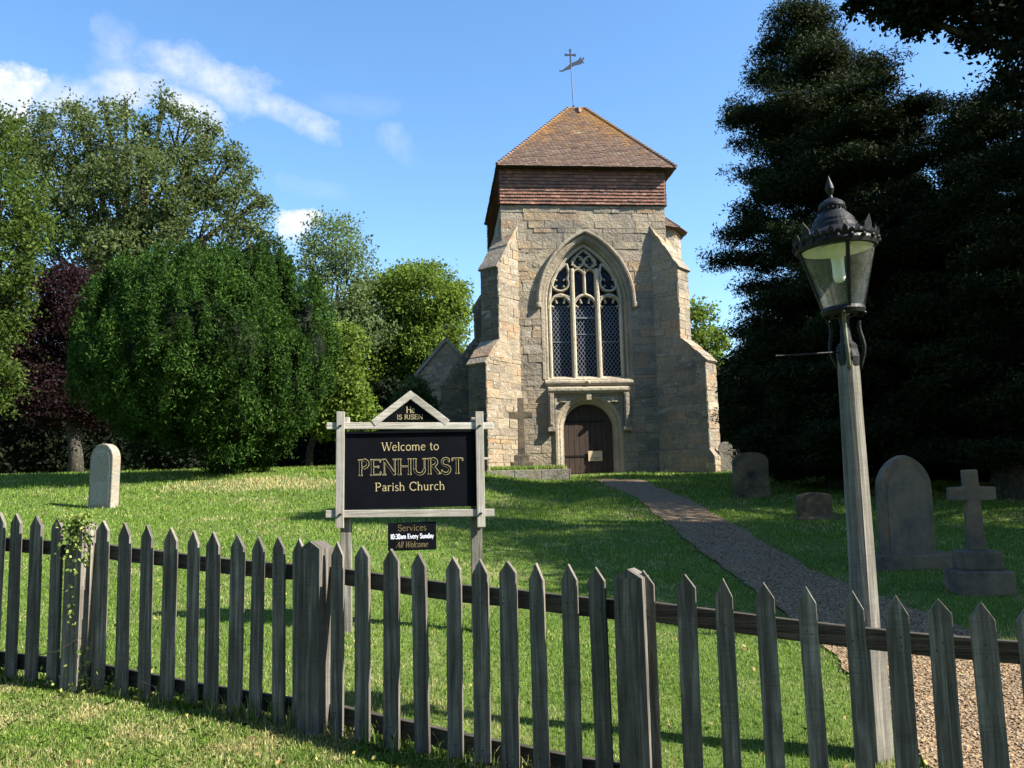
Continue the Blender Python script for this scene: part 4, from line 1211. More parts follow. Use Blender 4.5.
sign_text('Welcome to', 410.5, 450.5, 8.3, 57, .10, M['gold'], 'lettering', brd, -.0135)
sign_text('PENHURST', 411.3, 474.5, 15.6, 104, .18, M['gold'], 'lettering', brd, -.0135, outline=.0034)
sign_text('Parish Church', 410.2, 490.5, 8.3, 69, .10, M['gold'], 'lettering', brd, -.0135)
sign_text('IS RISEN', 410, 419.3, 4.6, 26, .12, M['gold'], 'lettering', gab, -.0115)
sign_text('He', 410.5, 413, 6.5, 8.5, .13, M['gold'], 'lettering', gab, -.0115)
# hanging service board
(x0, z0_), (x1, z1_) = sp(388, 551), sp(436, 521.5)
hb = thing('service_board', sorg + su * ((x0 + x1) / 2) + Vector((0, 0, z0_)), 'small black service times board hanging under the big welcome board', 'sign', rz=SA + R(1.5))
ww, hh = (x1 - x0) / 2, z1_ - z0_
plate = MB().box((-ww, -.01, 0), (ww, .006, hh)).build('board', M['board'], hb, bevel=.002)


def hb_text(s, zf, h, wfrac, wt, mat, slant=0):
    want = wfrac * 2 * ww; nat = text_width(s, h); k = .0; xs_ = want / nat; m = MB()
    stroke_text(m, s, -want / 2 - slant * h * .4, zf * hh, h, wt, -.0115, k, 0, slant, xs_); m.build('lettering', mat, plate)


hb_text('Services', .70, .046, .60, .13, M['gold_dim']); hb_text('10:30am Every Sunday', .42, .036, .90, .17, M['white_let']); hb_text('All Welcome', .11, .044, .66, .14, M['gold_dim'], .25)
for dx in (-.11, .11): MB().tube([(dx, 0, hh - .005), (dx, 0, hh + .03)], .004, 6).build('hook', M['iron'], hb)

# ------------------------------------------------------------------ street lamp
LY_ = 4.15
pb = at(874, 742, LY_); pt = at(847, 346, LY_); pb.z = gz(pb.x, pb.y)
lamp = thing('street_lamp', pb, 'old round glass lantern on a square weathered wooden post behind the fence', 'street lamp')
H = pt.z - pb.z; dxl = pt.x - pb.x; lrz = R(-60)
pm = MB(); rings = []


def sec(z, w, ch):
    f = z / H; c = Vector((dxl * f, 0, z)); w2 = w / 2; pts = []
    for (i, j) in ((-1, -1), (1, -1), (1, 1), (-1, 1)):
        if (i, j) in ((-1, -1), (1, 1)): pts += [(i * w2, j * (w2 - ch)), (i * (w2 - ch), j * w2)]
        else: pts += [(i * (w2 - ch), j * w2), (i * w2, j * (w2 - ch))]
    cs_, sn_ = math.cos(lrz), math.sin(lrz)
    return [(c.x + x * cs_ - y * sn_, c.y + x * sn_ + y * cs_, z) for x, y in pts]


for (z, w, ch) in ((-.3, .122, .002), (.50, .120, .002), (.60, .108, .020), (1.2, .102, .020), (H * .8, .093, .018), (H - .07, .090, .017), (H - .03, .086, .013), (H, .075, .01)): rings.append(sec(z, w, ch))
post = pm.ring(rings, True, True).build('lamp_post', M['lamp_wood'], lamp)
LT = Vector((dxl, 0, H)); tilt = R(2.0)
lan = MB(); k5 = LY_ / 830     # metres per photo pixel here
zr0, zr1 = .185, .50           # base ring and top ring heights above post top


def lpt(r, z, a): # lantern local point leaning slightly
    return Vector((LT.x + r * math.cos(a) - math.sin(tilt) * z, r * math.sin(a), LT.z + z + math.sin(tilt) * r * math.cos(a)))


def llathe(mb, prof, n=32, a0=0, a1=2 * math.pi, close=True):
    m = n if close else n + 1
    mb.ring([[lpt(r, z, a0 + (a1 - a0) * k / n) for k in range(m)] for r, z in prof], close, False); return mb


g = llathe(MB(), [(.095, zr0 + .01), (.184, zr1)], 40).build('lantern_glass', M['lamp_glass'], lamp, smooth=True)
fr = MB(); llathe(fr, [(.05, zr0 - .028), (.10, zr0 - .024), (.108, zr0 - .005), (.104, zr0 + .012), (.09, zr0 + .012), (.05, zr0 - .01)])
for k in range(4):
    a = R(-95 + 90 * k)
    p0, p1 = lpt(.098, zr0, a), lpt(.187, zr1 + .01, a); e = (p1 - p0); tg = Vector((-math.sin(a), math.cos(a), 0)); nn = tg.cross(e.normalized())
    fr.obox((p0 + p1) / 2, e / 2, tg * .0085, nn * .006)
fr.build('lantern_frame', M['iron'], lamp, smooth=False)
# gallery with leaf points
gal = MB(); llathe(gal, [(.180, zr1 - .008), (.196, zr1 - .006), (.203, zr1 + .016), (.198, zr1 + .030), (.206, zr1 + .042), (.192, zr1 + .046), (.182, zr1 + .03)], 40)
for k in range(40):
    a = 2 * math.pi * k / 40; big = k % 10 == 3; h_ = .085 if big else (.040 if k % 2 else .020)
    b0 = lpt(.199, zr1 + .04, a); tg = Vector((-math.sin(a), math.cos(a), 0)) * (.026 if big else .015)
    tip_ = lpt(.217 if big else .205, zr1 + .04 + h_, a); m1 = lpt(.205, zr1 + .04 + h_ * .5, a); nn = Vector((math.cos(a), math.sin(a), 0)) * .004
    gal.add([b0 - tg, b0 + tg, m1 + tg * .9, tip_, m1 - tg * .9, b0 - tg + nn, b0 + tg + nn, m1 + tg * .9 + nn, tip_ + nn, m1 - tg * .9 + nn],
            [(0, 1, 2, 3, 4), (9, 8, 7, 6, 5), (0, 5, 6, 1), (1, 6, 7, 2), (2, 7, 8, 3), (3, 8, 9, 4), (4, 9, 5, 0)])
    if k % 2 == 0: gal.lathe([(0, -.012), (.009, -.006), (.011, .002), (.006, .011), (0, .014)], tuple(lpt(.206, zr1 + .022, a)), 6)
gal.build('gallery', M['iron'], lamp)
rfm = MB(); llathe(rfm, [(.192, zr1 + .028), (.16, zr1 + .075), (.118, zr1 + .105), (.116, zr1 + .125), (.105, zr1 + .135), (.104, zr1 + .15), (.085, zr1 + .175), (.062, zr1 + .20), (.060, zr1 + .215), (.066, zr1 + .225), (.066, zr1 + .237), (.054, zr1 + .252), (.03, zr1 + .268), (.012, zr1 + .276), (.009, zr1 + .29), (.016, zr1 + .305), (.022, zr1 + .325), (.018, zr1 + .345), (.008, zr1 + .375), (.002, zr1 + .395)], 32)
for k in range(20):
    a = 2 * math.pi * k / 20; rfm.lathe([(0, -.008), (.006, -.004), (.006, .004), (0, .006)], tuple(lpt(.064, zr1 + .212, a)), 6)
rfm.build('lantern_roof', M['iron'], lamp, smooth=False)
refl = MB(); llathe(refl, [(.178, zr1 + .002), (.12, zr1 + .02), (.03, zr1 + .03)], 32); refl.build('reflector', M['white'], lamp, smooth=True)
blb = MB(); llathe(blb, [(.075, zr1 + .015), (.078, zr1 - .012), (.05, zr1 - .03), (.034, zr1 - .035), (.03, zr1 - .07), (.030, zr1 - .145), (.022, zr1 - .165), (.002, zr1 - .172)], 20); blb.build('bulb', M['white'], lamp, smooth=True)
for k in range(4):          # curled bracket arms
    a = R(-112 + 90 * k); q = []
    for f in np.linspace(0, 1, 14):
        z = -.12 + f * (zr0 + .10); rr2 = .062 + .016 * math.sin(f * 6.5 - .8) + .040 * f ** 3
        q.append(lpt(rr2, z, a))
    # curl at the head
    for th_ in (20, 60, 100, 150, 200): q.append(lpt(.088 + .022 * math.cos(R(th_)) , zr0 - .035 + .018 * math.sin(R(th_)), a))
    MB().tube(q, .0095, 6).build('bracket_arm', M['iron_pale'] if k % 2 == 0 else M['iron'], lamp, smooth=True)
col = MB(); llathe(col, [(.030, zr0 - .02), (.022, zr0 - .08), (.030, .02), (.046, .005), (.052, -.10), (.056, -.06), (.05, -.02), (.05, .0)], 16); col.build('collar', M['iron'], lamp)
MB().tube([(LT.x - .02, 0, LT.z - .03), (LT.x - .37, -.02, LT.z - .045)], .005, 6).build('ladder_bar', M['iron'], lamp)

# ------------------------------------------------------------------ vegetation
def leaf_quads(P, size, up_bias=0.0, aspect=.55, r=rng):
    n = len(P); d = r.normal(size=(n, 3)); d[:, 2] = d[:, 2] * (1 - up_bias) + up_bias * 1.2; d /= np.linalg.norm(d, axis=1)[:, None]
    q = r.normal(size=(n, 3)); s = np.cross(d, q); s /= np.linalg.norm(s, axis=1)[:, None] + 1e-9
    sz = size * r.uniform(.6, 1.35, n)[:, None]; a = d * sz * .5; b = s * sz * .5 * aspect
    return np.stack([P - a, P - a * .1 + b, P + a, P - a * .1 - b], 1)


def crown_points(lobes, ncl, nleaf, rc, r=rng, stretch=1.0, shell=.62):
    L_ = np.array(lobes); vol = L_[:, 3] * L_[:, 4] * L_[:, 5]; pick = r.choice(len(L_), ncl * 3, p=(vol ** .7) / (vol ** .7).sum())
    d = r.normal(size=(ncl * 3, 3)); d /= np.linalg.norm(d, axis=1)[:, None]; rad = shell + (1.0 - shell) * r.random(ncl * 3) ** .6; rad *= r.uniform(.9, 1.1, ncl * 3)
    C = L_[pick, :3] + d * L_[pick, 3:6] * rad[:, None]
    deep = np.zeros(len(C), bool)
    for l in L_: deep |= (((C - l[:3]) / (l[3:6] * .55)) ** 2).sum(1) < 1
    C = C[~deep][:ncl]
    P = np.repeat(C, nleaf, 0); cs = r.uniform(.5, 1.3, len(C)); P = P + np.clip(r.normal(size=P.shape), -1.55, 1.55) * rc * np.repeat(cs, nleaf)[:, None] * np.array([1, 1, .7 * stretch])
    return P, C


def px_lobes(L2, Y, thick=1.0):
    o = []
    for q in L2:
        px, py, rx, ry = q[:4]; dy = q[4] if len(q) > 4 else rnd.uniform(-.5, .5) * rx / 830 * Y
        c = at(px, py, Y + dy); s = Y / 830; o.append((c.x, c.y, c.z, rx * s, rx * s * thick, ry * s))
    return o


def tree(name, label, Y, base_px, L2, mat, ncl, nleaf, rc, size, group=None, core=0.0, trunk_r=.2, up=0., stretch=1., shell=.62, thick=1., limbs=True, base=None, seed=None):
    lobes = px_lobes(L2, Y, thick)
    if base is None: b = at(base_px, 470, Y); base = (b.x, Y)
    bz = gz(*base); g = thing(name, (base[0], base[1], bz), label, 'tree' if 'bush' not in name else 'bush', group)
    off = np.array([base[0], base[1], bz]); r = np.random.default_rng(seed or (len(label) + int(Y * 7)))
    P, C = crown_points(lobes, ncl, nleaf, rc, r, stretch, shell)
    P = P - off; P = P[P[:, 2] > .05]
    np_mesh('crown', leaf_quads(P, size, up, r=r), 4, mat, g)
    tm = MB(); top = np.array([l[:3] for l in lobes]).mean(0) - off; top = Vector(top)
    hgt = max(top.z, 1.0); tr = Vector((0, 0, -.2))
    mid = Vector((top.x * .3, top.y * .3, hgt * .5)); tm.tube([tr, Vector((.02, 0, .5)), mid, top], [trunk_r * 1.4, trunk_r, trunk_r * .75, trunk_r * .35], 10)
    if limbs:
        for l in lobes:
            e = Vector(np.array(l[:3]) - off); st_ = Vector((0, 0, .0)).lerp(mid, rnd.uniform(.7, 1.0)); m = st_.lerp(e, .5) + Vector((0, 0, .15 * (e - st_).length))
            tm.tube([st_, m, e], [trunk_r * .42, trunk_r * .25, trunk_r * .08], 6)
            for k in range(5):
                d = Vector(r.normal(size=3)).normalized(); d.z = abs(d.z) * .8; e2 = e + Vector((d.x * l[3], d.y * l[4], d.z * l[5])) * .85
                tm.tube([m.lerp(e, r.uniform(.2, 1)), (e + e2) / 2 + Vector((0, 0, .05)), e2], [trunk_r * .14, trunk_r * .08, trunk_r * .03], 5)
    tm.build('trunk', M['bark'], g, smooth=True)
    return g


TG = 'trees behind the churchyard lawn'
tree('oak_tree', 'tall grey green broadleaf tree rising behind the yew', 33, 120,
     [(70, 150, 42, 48), (120, 148, 42, 45), (178, 135, 38, 38), (150, 190, 60, 45), (215, 175, 42, 36), (242, 212, 30, 30), (95, 215, 55, 45), (205, 235, 55, 45), (45, 190, 40, 50), (60, 260, 50, 40), (150, 260, 60, 45), (262, 250, 18, 22), (20, 150, 30, 35), (75, 108, 10, 14), (125, 104, 8, 14), (165, 102, 9, 12), (105, 112, 10, 10), (210, 128, 9, 10), (235, 160, 10, 10), (262, 200, 8, 12), (40, 115, 10, 12)],
     M['leaf_oak'], 1500, 46, .27, .145, TG, trunk_r=.38, shell=.35)
tree('lime_tree', 'bright green broadleaf tree at the far left edge', 21, -40,
     [(-5, 140, 32, 32), (2, 200, 42, 45), (2, 262, 34, 38), (-25, 330, 42, 45), (-8, 385, 28, 32), (6, 305, 24, 26), (-60, 220, 60, 80), (-70, 330, 60, 70), (30, 232, 30, 22)],
     M['leaf_lime'], 1100, 48, .19, .10, TG, trunk_r=.25, shell=.45)
tree('purple_tree', 'dark purple leaved plum tree left of the yew', 25, 75,
     [(72, 298, 34, 32), (30, 300, 26, 26), (45, 345, 38, 34), (88, 335, 34, 40), (60, 395, 44, 34), (25, 372, 30, 34), (100, 395, 30, 34)],
     M['leaf_purple'], 900, 60, .24, .10, TG, trunk_r=.2)
tree('birch_tree', 'thin airy light green tree rising behind between yew and church', 37, 330,
     [(332, 240, 30, 24), (352, 256, 22, 22), (316, 262, 22, 24), (345, 290, 34, 30), (322, 305, 30, 30), (360, 330, 34, 30)],
     M['leaf_birch'], 330, 44, .34, .15, TG, trunk_r=.14, shell=.3)
tree('maple_tree', 'rounded sunlit green tree just left of the church tower', 39, 340,
     [(420, 298, 42, 36), (385, 312, 44, 38), (446, 320, 22, 34), (360, 355, 44, 42), (420, 350, 44, 40), (392, 385, 44, 34), (345, 395, 34, 34), (455, 300, 14, 24)],
     M['leaf_green'], 1700, 55, .33, .16, TG, trunk_r=.22, shell=.5)
tree('maple_tree', 'low light green tree whose thin trunk stands right of the yew', 23, 309,
     [(338, 380, 26, 34), (325, 412, 26, 24), (352, 410, 26, 24), (318, 350, 20, 28), (345, 345, 18, 24)],
     M['leaf_green'], 420, 40, .20, .12, TG, trunk_r=.09, shell=.4)
tree('maple_tree', 'small green tree glimpsed between the tower and the conifer', 38, 712,
     [(700, 318, 14, 18), (705, 345, 22, 20), (716, 385, 26, 34), (735, 400, 30, 40), (700, 420, 20, 30)],
     M['leaf_green'], 420, 34, .30, .19, TG, trunk_r=.14, shell=.3)


tree('elder_bush', 'small leafy bush in front of the low stone gable left of the tower', 31, 416,
     [(414, 392, 15, 16), (424, 408, 16, 14), (405, 412, 16, 18), (418, 428, 20, 18)], M['leaf_oak'], 260, 40, .16, .12, None, trunk_r=.05, shell=.4)


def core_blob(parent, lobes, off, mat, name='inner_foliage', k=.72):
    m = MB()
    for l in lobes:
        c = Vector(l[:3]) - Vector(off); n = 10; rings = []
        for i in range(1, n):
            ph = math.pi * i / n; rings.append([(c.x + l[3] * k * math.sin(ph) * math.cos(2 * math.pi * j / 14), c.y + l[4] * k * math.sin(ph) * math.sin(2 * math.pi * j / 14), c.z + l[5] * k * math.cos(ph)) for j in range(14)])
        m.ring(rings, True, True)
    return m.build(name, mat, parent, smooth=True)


# big clipped yew: upright sprays over overlapping lobes
YY = 18.5
yl = px_lobes([(205, 355, 112, 88, 0), (150, 310, 52, 46, -.3), (205, 295, 45, 38, 0), (255, 290, 40, 36, -.1), (295, 330, 34, 44, 0), (305, 350, 28, 40, 0), (116, 355, 38, 50, -.2), (140, 400, 34, 34, 0), (238, 415, 58, 40, -.3), (280, 385, 42, 44, 0), (188, 405, 50, 42, -.4), (238, 450, 30, 22, 0), (160, 272, 18, 20, 0), (222, 266, 20, 18, 0), (270, 270, 16, 18, 0), (120, 300, 18, 22, 0)], YY, .95)
yb = at(232, 472, YY); yz = gz(yb.x, YY)
yew = thing('yew_tree', (yb.x, YY, yz), 'large dense dark green yew bush in the middle of the lawn', 'tree')
ry = np.random.default_rng(5); n_sp = 4200
P, C = crown_points(yl, 16000, 1, .01, ry, 1, .86)
keep = np.ones(len(C), bool)
for l in np.array(yl): keep &= ~((((C - l[:3]) / (l[3:6] * .78)) ** 2).sum(1) < 1)
C = C[keep]
seeds = C[ry.choice(len(C), 300, replace=False)]; off_s = ry.normal(0, .13, 300)
D = np.sqrt((((C[:, None, :] - seeds[None]) * np.array([1, 1, .55])) ** 2).sum(2)); o2 = np.sort(D, 1)[:, :2]; ne = D.argmin(1)
cen_ = np.array([yb.x + .1, YY, yz + 2.6]); rad_ = C - cen_; rad_ /= np.linalg.norm(rad_, axis=1)[:, None]
C = C + rad_ * (off_s[ne] + .10 - .35 * o2[:, 0])[:, None]
C = C[(o2[:, 1] - o2[:, 0]) > .05 * ry.random(len(C)) ** .5 + .025]
P = []; 
for k in range(max(12, int(230000 / len(C)))):
    f = ry.random(len(C))[:, None]; j = ry.normal(size=C.shape) * np.array([.075, .075, .10]); j[:, 2] = 0
    P.append(C + np.array([0, 0, 1]) * (f * .42 - .16) + j * (1.15 - f))
cand = np.where((C[:, 2] > yz + 3.2) & (C[:, 1] < YY + 2))[0]
for i_ in ry.choice(cand, 170, replace=False):
    f = ry.random((150, 1)); hh_ = ry.uniform(.25, .62); P.append(C[i_] + np.concatenate([ry.normal(0, .065, (150, 2)) * (1.15 - f), f * hh_ - .05], 1))
P = np.concatenate(P) - np.array([yb.x, YY, yz]); P = P[P[:, 2] > .02]
np_mesh('crown', leaf_quads(P, .085, .7, .30, ry), 4, M['leaf_yew'], yew)
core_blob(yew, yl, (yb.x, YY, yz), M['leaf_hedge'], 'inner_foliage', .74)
tm = MB(); tm.tube([(0, 0, -.2), (0, 0, .3), (-.1, 0, 1.2)], [.3, .22, .2], 10); tm.tube([(.1, 0, 0), (.5, 0, .9)], [.12, .1], 8); tm.tube([(-.1, -.1, 0), (-.5, -.1, .9)], [.14, .1], 8)
tm.build('trunk', M['bark'], yew)


def conifer(label, Y, base_px, rows, mat, n_b, seed, dens=1.0, size=.16, apex=None, depth_k=1.0, grp='dark conifers at the right', trunk_r=.28):
    """rows: (py, left_px, right_px) silhouette; boughs radiate to these reaches"""
    r = np.random.default_rng(seed); b = at(base_px, 478, Y); bz = gz(b.x, Y)
    g = thing('conifer_tree', (b.x, Y, bz), label, 'tree', grp); off = Vector((b.x, Y, bz))
    rows = sorted(rows); py = [q[0] for q in rows]; pl = [q[1] for q in rows]; prr = [q[2] for q in rows]
    Ps = []; tm = MB(); top = at(np.interp(py[0], py, [(a + c) / 2 for a, c in zip(pl, prr)]), py[0], Y) - off
    tm.tube([(0, 0, -.2), (0, 0, .6), Vector(top) * .5, top], [trunk_r * 1.4, trunk_r, trunk_r * .6, .03], 10)
    for k in range(n_b):
        y = py[0] + (py[-1] - py[0]) * ((k + r.random()) / n_b) ** .85
        ll, rr_ = np.interp(y, py, pl), np.interp(y, py, prr); z = at(base_px, y, Y).z - bz; s = Y / 830
        tx_ = Vector(top) * (z / top.z); a = r.uniform(0, 2 * math.pi); reach_l = max(.2, base_px - ll) * s; reach_r = max(.2, rr_ - base_px) * s
        cth, sth = math.cos(a), math.sin(a); Rx = reach_r if cth > 0 else reach_l; Ry = (reach_l + reach_r) / 2 * depth_k
        L_ = 1 / math.sqrt((cth / Rx) ** 2 + (sth / Ry) ** 2) * (r.uniform(.62, .85) if r.random() < .35 else r.uniform(.85, 1.03))
        rise = r.uniform(-.12, .16) * L_; st_ = Vector((0, 0, z - .12 * L_)); e = Vector((cth * L_, sth * L_, z + rise))
        m = st_.lerp(e, .55) + Vector((0, 0, -.05 * L_)); tm.tube([st_, m, e], [.05 + .012 * L_, .03, .01], 5)
        nc = int((5 + 7 * L_) * dens)
        for c in range(nc):
            f = 1 - r.random() ** 1.4 * .8; pc = st_.lerp(m, f / .55) if f < .55 else m.lerp(e, (f - .55) / .45)
            sw = (1.1 - f) * L_ * .30 + .06; pc = pc + Vector((r.normal() * sw * abs(sth) + r.normal() * .08, r.normal() * sw * abs(cth) + r.normal() * .08, r.normal() * .07))
            n = 130; q = np.clip(r.normal(size=(n, 3)), -1.7, 1.7) * np.array([.17, .17, .06]) * r.uniform(.7, 1.35); Ps.append(np.array(pc) + q)
    P = np.concatenate(Ps); P = P[P[:, 2] > .15]
    np_mesh('crown', leaf_quads(P, size * .85, .1, .28, r), 4, mat, g); tm.build('trunk', M['bark'], g)
    return g


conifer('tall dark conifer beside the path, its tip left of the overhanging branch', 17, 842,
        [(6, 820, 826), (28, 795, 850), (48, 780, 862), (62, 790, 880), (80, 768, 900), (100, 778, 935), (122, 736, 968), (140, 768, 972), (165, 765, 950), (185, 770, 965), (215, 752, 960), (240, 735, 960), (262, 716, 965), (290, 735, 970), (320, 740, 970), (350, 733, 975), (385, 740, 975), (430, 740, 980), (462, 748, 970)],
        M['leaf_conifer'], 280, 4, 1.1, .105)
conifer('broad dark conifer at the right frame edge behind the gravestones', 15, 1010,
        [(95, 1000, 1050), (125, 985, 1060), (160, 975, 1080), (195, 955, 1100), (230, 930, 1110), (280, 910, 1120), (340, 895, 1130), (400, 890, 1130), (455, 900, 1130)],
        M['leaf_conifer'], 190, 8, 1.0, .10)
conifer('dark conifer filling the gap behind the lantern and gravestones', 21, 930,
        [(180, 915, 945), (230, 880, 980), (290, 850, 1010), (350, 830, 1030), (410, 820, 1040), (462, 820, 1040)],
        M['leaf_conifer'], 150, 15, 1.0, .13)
# near broadleaf tree, mostly outside the frame, whose branches hang into the top right corner
near = px_lobes([(935, 2, 42, 24, 0), (900, 12, 24, 16, 0), (985, 22, 34, 28, 0), (1014, 74, 20, 34, 0), (885, -25, 50, 34, 0), (1050, 0, 50, 60, 0), (960, -50, 80, 60, 0)], 10.5)
near += [(11.2, 10.5, 9.0, 3.6, 3.4, 3.0), (9.6, 8.4, 7.6, 2.4, 2.4, 2.0), (12.0, 11.5, 7.0, 3.0, 3.0, 2.6), (12.5, 13.0, 8.0, 2.6, 2.6, 2.6), (14.5, 12.8, 5.6, 3.8, 3.2, 3.6), (15.5, 9.8, 8.0, 3.6, 3.0, 3.6), (12.7, 14.6, 10.4, 3.0, 2.6, 3.4), (13.8, 17.5, 9.8, 3.2, 2.6, 3.6)]
nb = (9.8, 10.4); nz = gz(*nb); rn = np.random.default_rng(31)
oak2 = thing('oak_tree', (nb[0], nb[1], nz), 'dark leafy branches of a near tree hanging into the top right corner', 'tree')
P1, _ = crown_points(near[:7], 520, 60, .12, rn, 1, .3); P2, _ = crown_points(near[7:], 3000, 42, .28, rn, 1, .4)
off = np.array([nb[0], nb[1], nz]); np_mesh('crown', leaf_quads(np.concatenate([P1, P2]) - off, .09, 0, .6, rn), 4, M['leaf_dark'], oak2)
tm = MB(); tm.tube([(0, 0, -.3), (0, 0, 1), (-.1, 0, 4), (-.2, 0, 8)], [.5, .36, .3, .15], 12)
for l in near:
    e = Vector(l[:3]) - Vector(off); s_ = Vector((-.1, 0, 4.2)); m = s_.lerp(e, .55) + Vector((0, 0, .5)); tm.tube([s_, m, e], [.14, .08, .02], 6)
    for k in range(5):
        d = Vector(rn.normal(size=3)).normalized() * l[3] * .8; tm.tube([m.lerp(e, .7), e + d * .5, e + d], [.03, .018, .006], 4)
tm.build('trunk', M['bark'], oak2, smooth=True)
# tree wholly to the right that shades the lawn and gravestones
shade = [(10.6, 5.9, 6.6, 2.3, 1.9, 2.2), (11.6, 7.6, 7.6, 2.6, 2.4, 2.6), (9.6, 7.2, 5.2, 2.0, 1.8, 1.6), (12.5, 5.2, 5.6, 2.0, 1.8, 2.0)]
sbp = (11.3, 6.6); sz_ = gz(*sbp)
tr2 = thing('oak_tree', (sbp[0], sbp[1], sz_), 'dark broadleaf tree far right, beyond the stepped cross, shading the path', 'tree')
P1, _ = crown_points(shade, 2300, 36, .3, rn, 1, .4); off2 = np.array([sbp[0], sbp[1], sz_]); np_mesh('crown', leaf_quads(P1 - off2, .17, 0, .6, rn), 4, M['leaf_dark'], tr2)
tm = MB(); tm.tube([(0, 0, -.3), (0, 0, 1), (0, 0, 5)], [.4, .3, .2], 10)
for l in shade: tm.tube([(0, 0, 3), Vector(l[:3]) - Vector(off2)], [.12, .04], 6)
tm.build('trunk', M['bark'], tr2, smooth=True)


# hedges closing off the background
def hedge(label, x0, x1, Y0, Y1, h, mat, seed, n, size=.2, depth=2.0, name='hedge'):
    r = np.random.default_rng(seed); f = r.random(n); x = x0 + (x1 - x0) * f; y = Y0 + (Y1 - Y0) * f
    cxm, cym = (x0 + x1) / 2, (Y0 + Y1) / 2; bz = gz(cxm, cym); g = thing(name, (cxm, cym, bz), label, 'hedge')
    hh_ = h * (1 + .12 * np.sin(x * .9 + seed) + .10 * np.sin(x * 2.3)); zf = r.random(n) ** .8; edge = r.random(n)
    yo = np.where(edge < .6, -depth / 2 + r.normal(size=n) * .14, r.uniform(-depth / 2, depth / 2, n)); zz_ = np.where(edge < .6, zf * hh_, hh_ + r.normal(size=n) * .14)
    yo = yo + .25 * np.sin(x * 1.7 + zf * 3)
    P = np.stack([x, y + yo, gz_np(x, y) + zz_], 1) - np.array([cxm, cym, bz])
    np_mesh('foliage', leaf_quads(P, size, 0, .6, r), 4, mat, g)
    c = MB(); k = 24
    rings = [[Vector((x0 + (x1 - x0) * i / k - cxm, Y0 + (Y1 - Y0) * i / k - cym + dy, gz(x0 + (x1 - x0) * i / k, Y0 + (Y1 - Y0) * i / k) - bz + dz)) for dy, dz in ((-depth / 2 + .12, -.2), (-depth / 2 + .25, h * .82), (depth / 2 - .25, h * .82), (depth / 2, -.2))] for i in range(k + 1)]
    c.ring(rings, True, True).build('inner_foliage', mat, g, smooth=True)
    return g


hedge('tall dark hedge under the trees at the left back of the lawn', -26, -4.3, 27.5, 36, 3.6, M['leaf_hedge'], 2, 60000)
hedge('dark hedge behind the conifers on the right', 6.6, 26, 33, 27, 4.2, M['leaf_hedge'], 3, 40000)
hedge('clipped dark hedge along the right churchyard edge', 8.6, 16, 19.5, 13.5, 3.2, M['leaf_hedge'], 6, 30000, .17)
# far wood closing the horizon; taller near belt behind camera added to cut skylight
rw = np.random.default_rng(77); n = 60000; ang = rw.uniform(-math.pi, math.pi, n); rad = np.where(np.abs(ang) > 2.25, 24, 75) + rw.normal(size=n) * 3; hz_ = rw.random(n) ** .7 * (8 + 3 * np.sin(ang * 19) + 2 * np.sin(ang * 43)) * np.where(np.abs(ang) > 2.25, 1.7, 1)
Pw = np.stack([np.sin(ang) * rad, np.cos(ang) * rad, gz_np(np.sin(ang) * rad, np.cos(ang) * rad) + hz_], 1)
Pw = Pw[(Pw[:, 1] > -50)]
wood = np_mesh('wood_and_sky_blocker', leaf_quads(Pw, 1.1, 0, .8, rw), 4, M['leaf_green']); tag(wood, 'far belt of green woodland closing the horizon, plus unseen nearer trees behind the camera added to cut skylight', 'woodland', kind='stuff')

# ivy on the left fence post
ip = FPTS[2]; iz = gz(ip.x, ip.y); ivy = thing('ivy', (ip.x, ip.y - .06, iz), 'variegated ivy climbing the left fence post', 'climbing plant')
ri = np.random.default_rng(12); tpz = topz(ip.x) - iz
a1 = np.stack([ri.normal(-.02, .045, 520), ri.normal(-.03, .03, 520), tpz - .02 - np.abs(ri.normal(0, .12, 520)) + .05], 1)
f = ri.random(260); a2 = np.stack([.01 + .03 * np.sin(f * 9) + ri.normal(0, .016, 260), np.full(260, -.035) + ri.normal(0, .012, 260), f * tpz], 1)
a3 = np.stack([.24 + ri.normal(0, .03, 70), .05 + ri.normal(0, .02, 70), .28 + ri.random(70) * .34], 1); a4 = np.stack([.22 + ri.normal(0, .16, 160), -.06 + ri.normal(0, .04, 160), np.abs(ri.normal(0, .08, 160))], 1)
np_mesh('foliage', leaf_quads(np.concatenate([a1, a2, a3, a4]), .024, 0, .85, ri), 4, M['leaf_ivy'], ivy)
sm = MB(); sm.tube([(.02, -.04, 0), (-.01, -.045, .3), (.03, -.04, .6), (-.02, -.035, tpz)], .004, 5); sm.tube([(-.20, -.06, .22), (-.08, -.08, .24), (.03, -.05, .31)], .0035, 5)
sm.tube([(.24, .04, 0), (.25, .05, .35), (.23, .05, .6)], .003, 5); sm.build('stem', M['bark'], ivy)


# ------------------------------------------------------------------ grass
def fence_y(x):
    return np.interp(x, [p.x for p in FPTS], [p.y for p in FPTS])


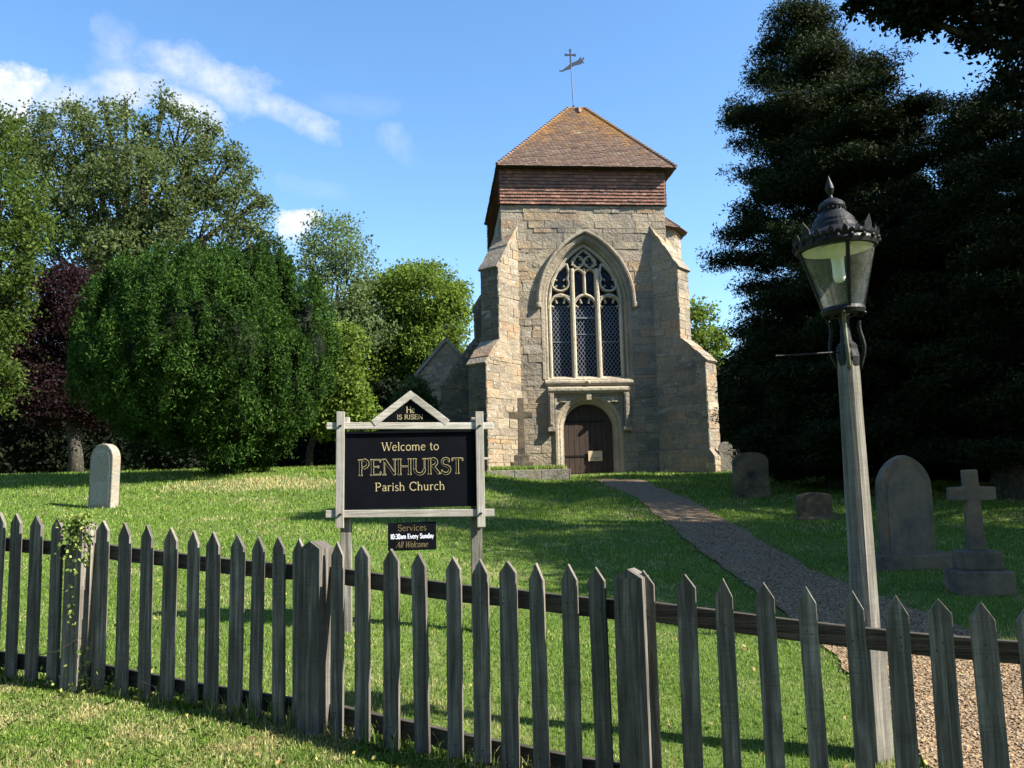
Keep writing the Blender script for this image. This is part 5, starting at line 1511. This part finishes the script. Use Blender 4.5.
def grass(name, n, y0, y1, hk, wk, mat, keep, hmin=.02, hmax=9, two=False, spread=.80, r=rng, lab='mown lawn grass', lean=.55):
    y = y0 * (y1 / y0) ** r.random(n); x = r.uniform(-spread, spread, n) * y
    k = keep(x, y); x, y = x[k], y[k]; n = len(x); z = gz_np(x, y)
    patch = .75 + .5 * np.sin(x * 2.1 + 1.3 * np.sin(y * 1.7)) * np.sin(y * 2.6 + x) * .5 + r.normal(0, .12, n)
    h = np.clip(hk * np.clip(patch, .4, 1.6) * np.maximum(1, (y / 8)) * r.uniform(.5, 1.4, n), hmin, hmax)
    w = wk * y * r.uniform(.6, 1.3, n); a = r.uniform(0, 2 * math.pi, n); wx, wy = np.cos(a) * w / 2, np.sin(a) * w / 2
    la = r.uniform(0, 2 * math.pi, n); ll = h * np.abs(r.normal(0, lean, n)); lx, ly = np.cos(la) * ll, np.sin(la) * ll
    B0 = np.stack([x - wx, y - wy, z - .005], 1); B1 = np.stack([x + wx, y + wy, z - .005], 1)
    Tp = np.stack([x + lx, y + ly, z + h * (1 - .25 * np.minimum(1, ll / h))], 1)
    if not two: return np_mesh(name, np.stack([B0, B1, Tp], 1), 3, mat)
    m0 = np.stack([x - wx * .8 + lx * .3, y - wy * .8 + ly * .3, z + h * .58], 1); m1 = np.stack([x + wx * .8 + lx * .3, y + wy * .8 + ly * .3, z + h * .58], 1)
    return np_mesh(name, np.stack([B0, B1, m1, Tp, m0], 1), 5, mat)


pl_in = [np.array(PATHPOLY)]
OCx = OC.x


def k_path(x, y):
    j = rng.normal(0, .035, len(x)) * (1 + 1.2 * np.sin(x * 5 + y * 4)); return ~in_poly(x + j, y, PATHPOLY)


def k_church(x, y):
    c, s = math.cos(CA), math.sin(CA); u = (x - OC.x) * c + (y - OC.y) * s; n = -(x - OC.x) * s + (y - OC.y) * c
    return ~((u > -.05) & (u < TW + .1) & (n > -.05))


def k_lawn(x, y): return (y > fence_y(x) + .02) & k_path(x, y) & k_church(x, y) & ~((np.abs(x - (a_.x + b_.x) / 2) < hwp) & (np.abs(y - 23.8) < .96))


def k_verge(x, y): return (y < fence_y(x) + .05) & (x < 2.6 + 0 * y)


def k_line(x, y): return (np.abs(y - fence_y(x)) < .10 + 0 * x) & k_path(x, y)


g1 = grass('lawn_grass', 650000, 3.0, 33, .032, .0015, M['grass_lawn'], k_lawn, two=False); tag(g1, 'short mown green churchyard grass', 'grass', kind='stuff')
g2 = grass('verge_grass', 620000, 1.6, 6.8, .030, .0010, M['grass_verge'], k_verge, two=True, lean=.8, spread=.9); tag(g2, 'rough sunlit verge grass in front of the fence with dry patches', 'grass', kind='stuff')
g3 = grass('long_grass', 90000, 2.6, 6.8, .12, .0013, M['grass_verge'], k_line, two=True, lean=.6, spread=.9); tag(g3, 'longer unmown grass along the foot of the fence', 'grass', kind='stuff')
# grass on the raised plot
n = 6000; x = rng.uniform(-hwp + .1, hwp - .1, n); y = rng.uniform(-.78, .98, n); h = rng.uniform(.05, .17, n); a = rng.uniform(0, 6.28, n); w = .018
gq = np.stack([np.stack([x - np.cos(a) * w, y - np.sin(a) * w, np.full(n, .295)], 1), np.stack([x + np.cos(a) * w, y + np.sin(a) * w, np.full(n, .295)], 1), np.stack([x + rng.normal(0, .04, n), y + rng.normal(0, .04, n), .295 + h], 1)], 1)
np_mesh('plot_grass', gq, 3, M['grass_lawn'], plot)

# loose gravel stones close to the fence
n = 70000; y = 2.2 * (13 / 2.2) ** rng.random(n); x = rng.uniform(.1, .9, n) * y; k = ~k_path(x, y); x, y = x[k], y[k]; n = len(x)
s_ = (.0042 + .0003 * y) * rng.uniform(.6, 1.7, n); c = np.stack([x, y, gz_np(x, y) + .02 + s_ * .2], 1)
dirs = np.array([[1, 0, 0], [-1, 0, 0], [0, 1, 0], [0, -1, 0], [0, 0, .6], [0, 0, -.6]]); V = c[:, None, :] + (dirs[None] * s_[:, None, None]) * rng.uniform(.6, 1.4, (n, 6, 1)) + rng.normal(0, .0015, (n, 6, 3))
pb_ = np_mesh('gravel_stones', V, 6, M['pebble'], idx=[(0, 2, 4), (2, 1, 4), (1, 3, 4), (3, 0, 4), (2, 0, 5), (1, 2, 5), (3, 1, 5), (0, 3, 5)]); tag(pb_, 'loose tan gravel stones on the path', 'gravel', kind='stuff')
n = 1300; y = 2.4 * (20 / 2.4) ** rng.random(n); x = rng.uniform(-.75, .8, n) * y
fl_p = np.stack([x, y, gz_np(x, y) + .035], 1); m_l, T_l = newmat('dead_leaves'); T_l.l(T_l.ramp(island(T_l), [(0, (.12, .07, .03)), (.6, (.28, .18, .07)), (1, (.38, .34, .10))]), T_l.b.inputs['Base Color'])
o = np_mesh('fallen_leaves', leaf_quads(fl_p, .028, .8, .6, rng), 4, m_l); tag(o, 'scattered dry fallen leaves on the grass and path', 'leaves', kind='stuff')
SC.cycles.max_bounces = 6
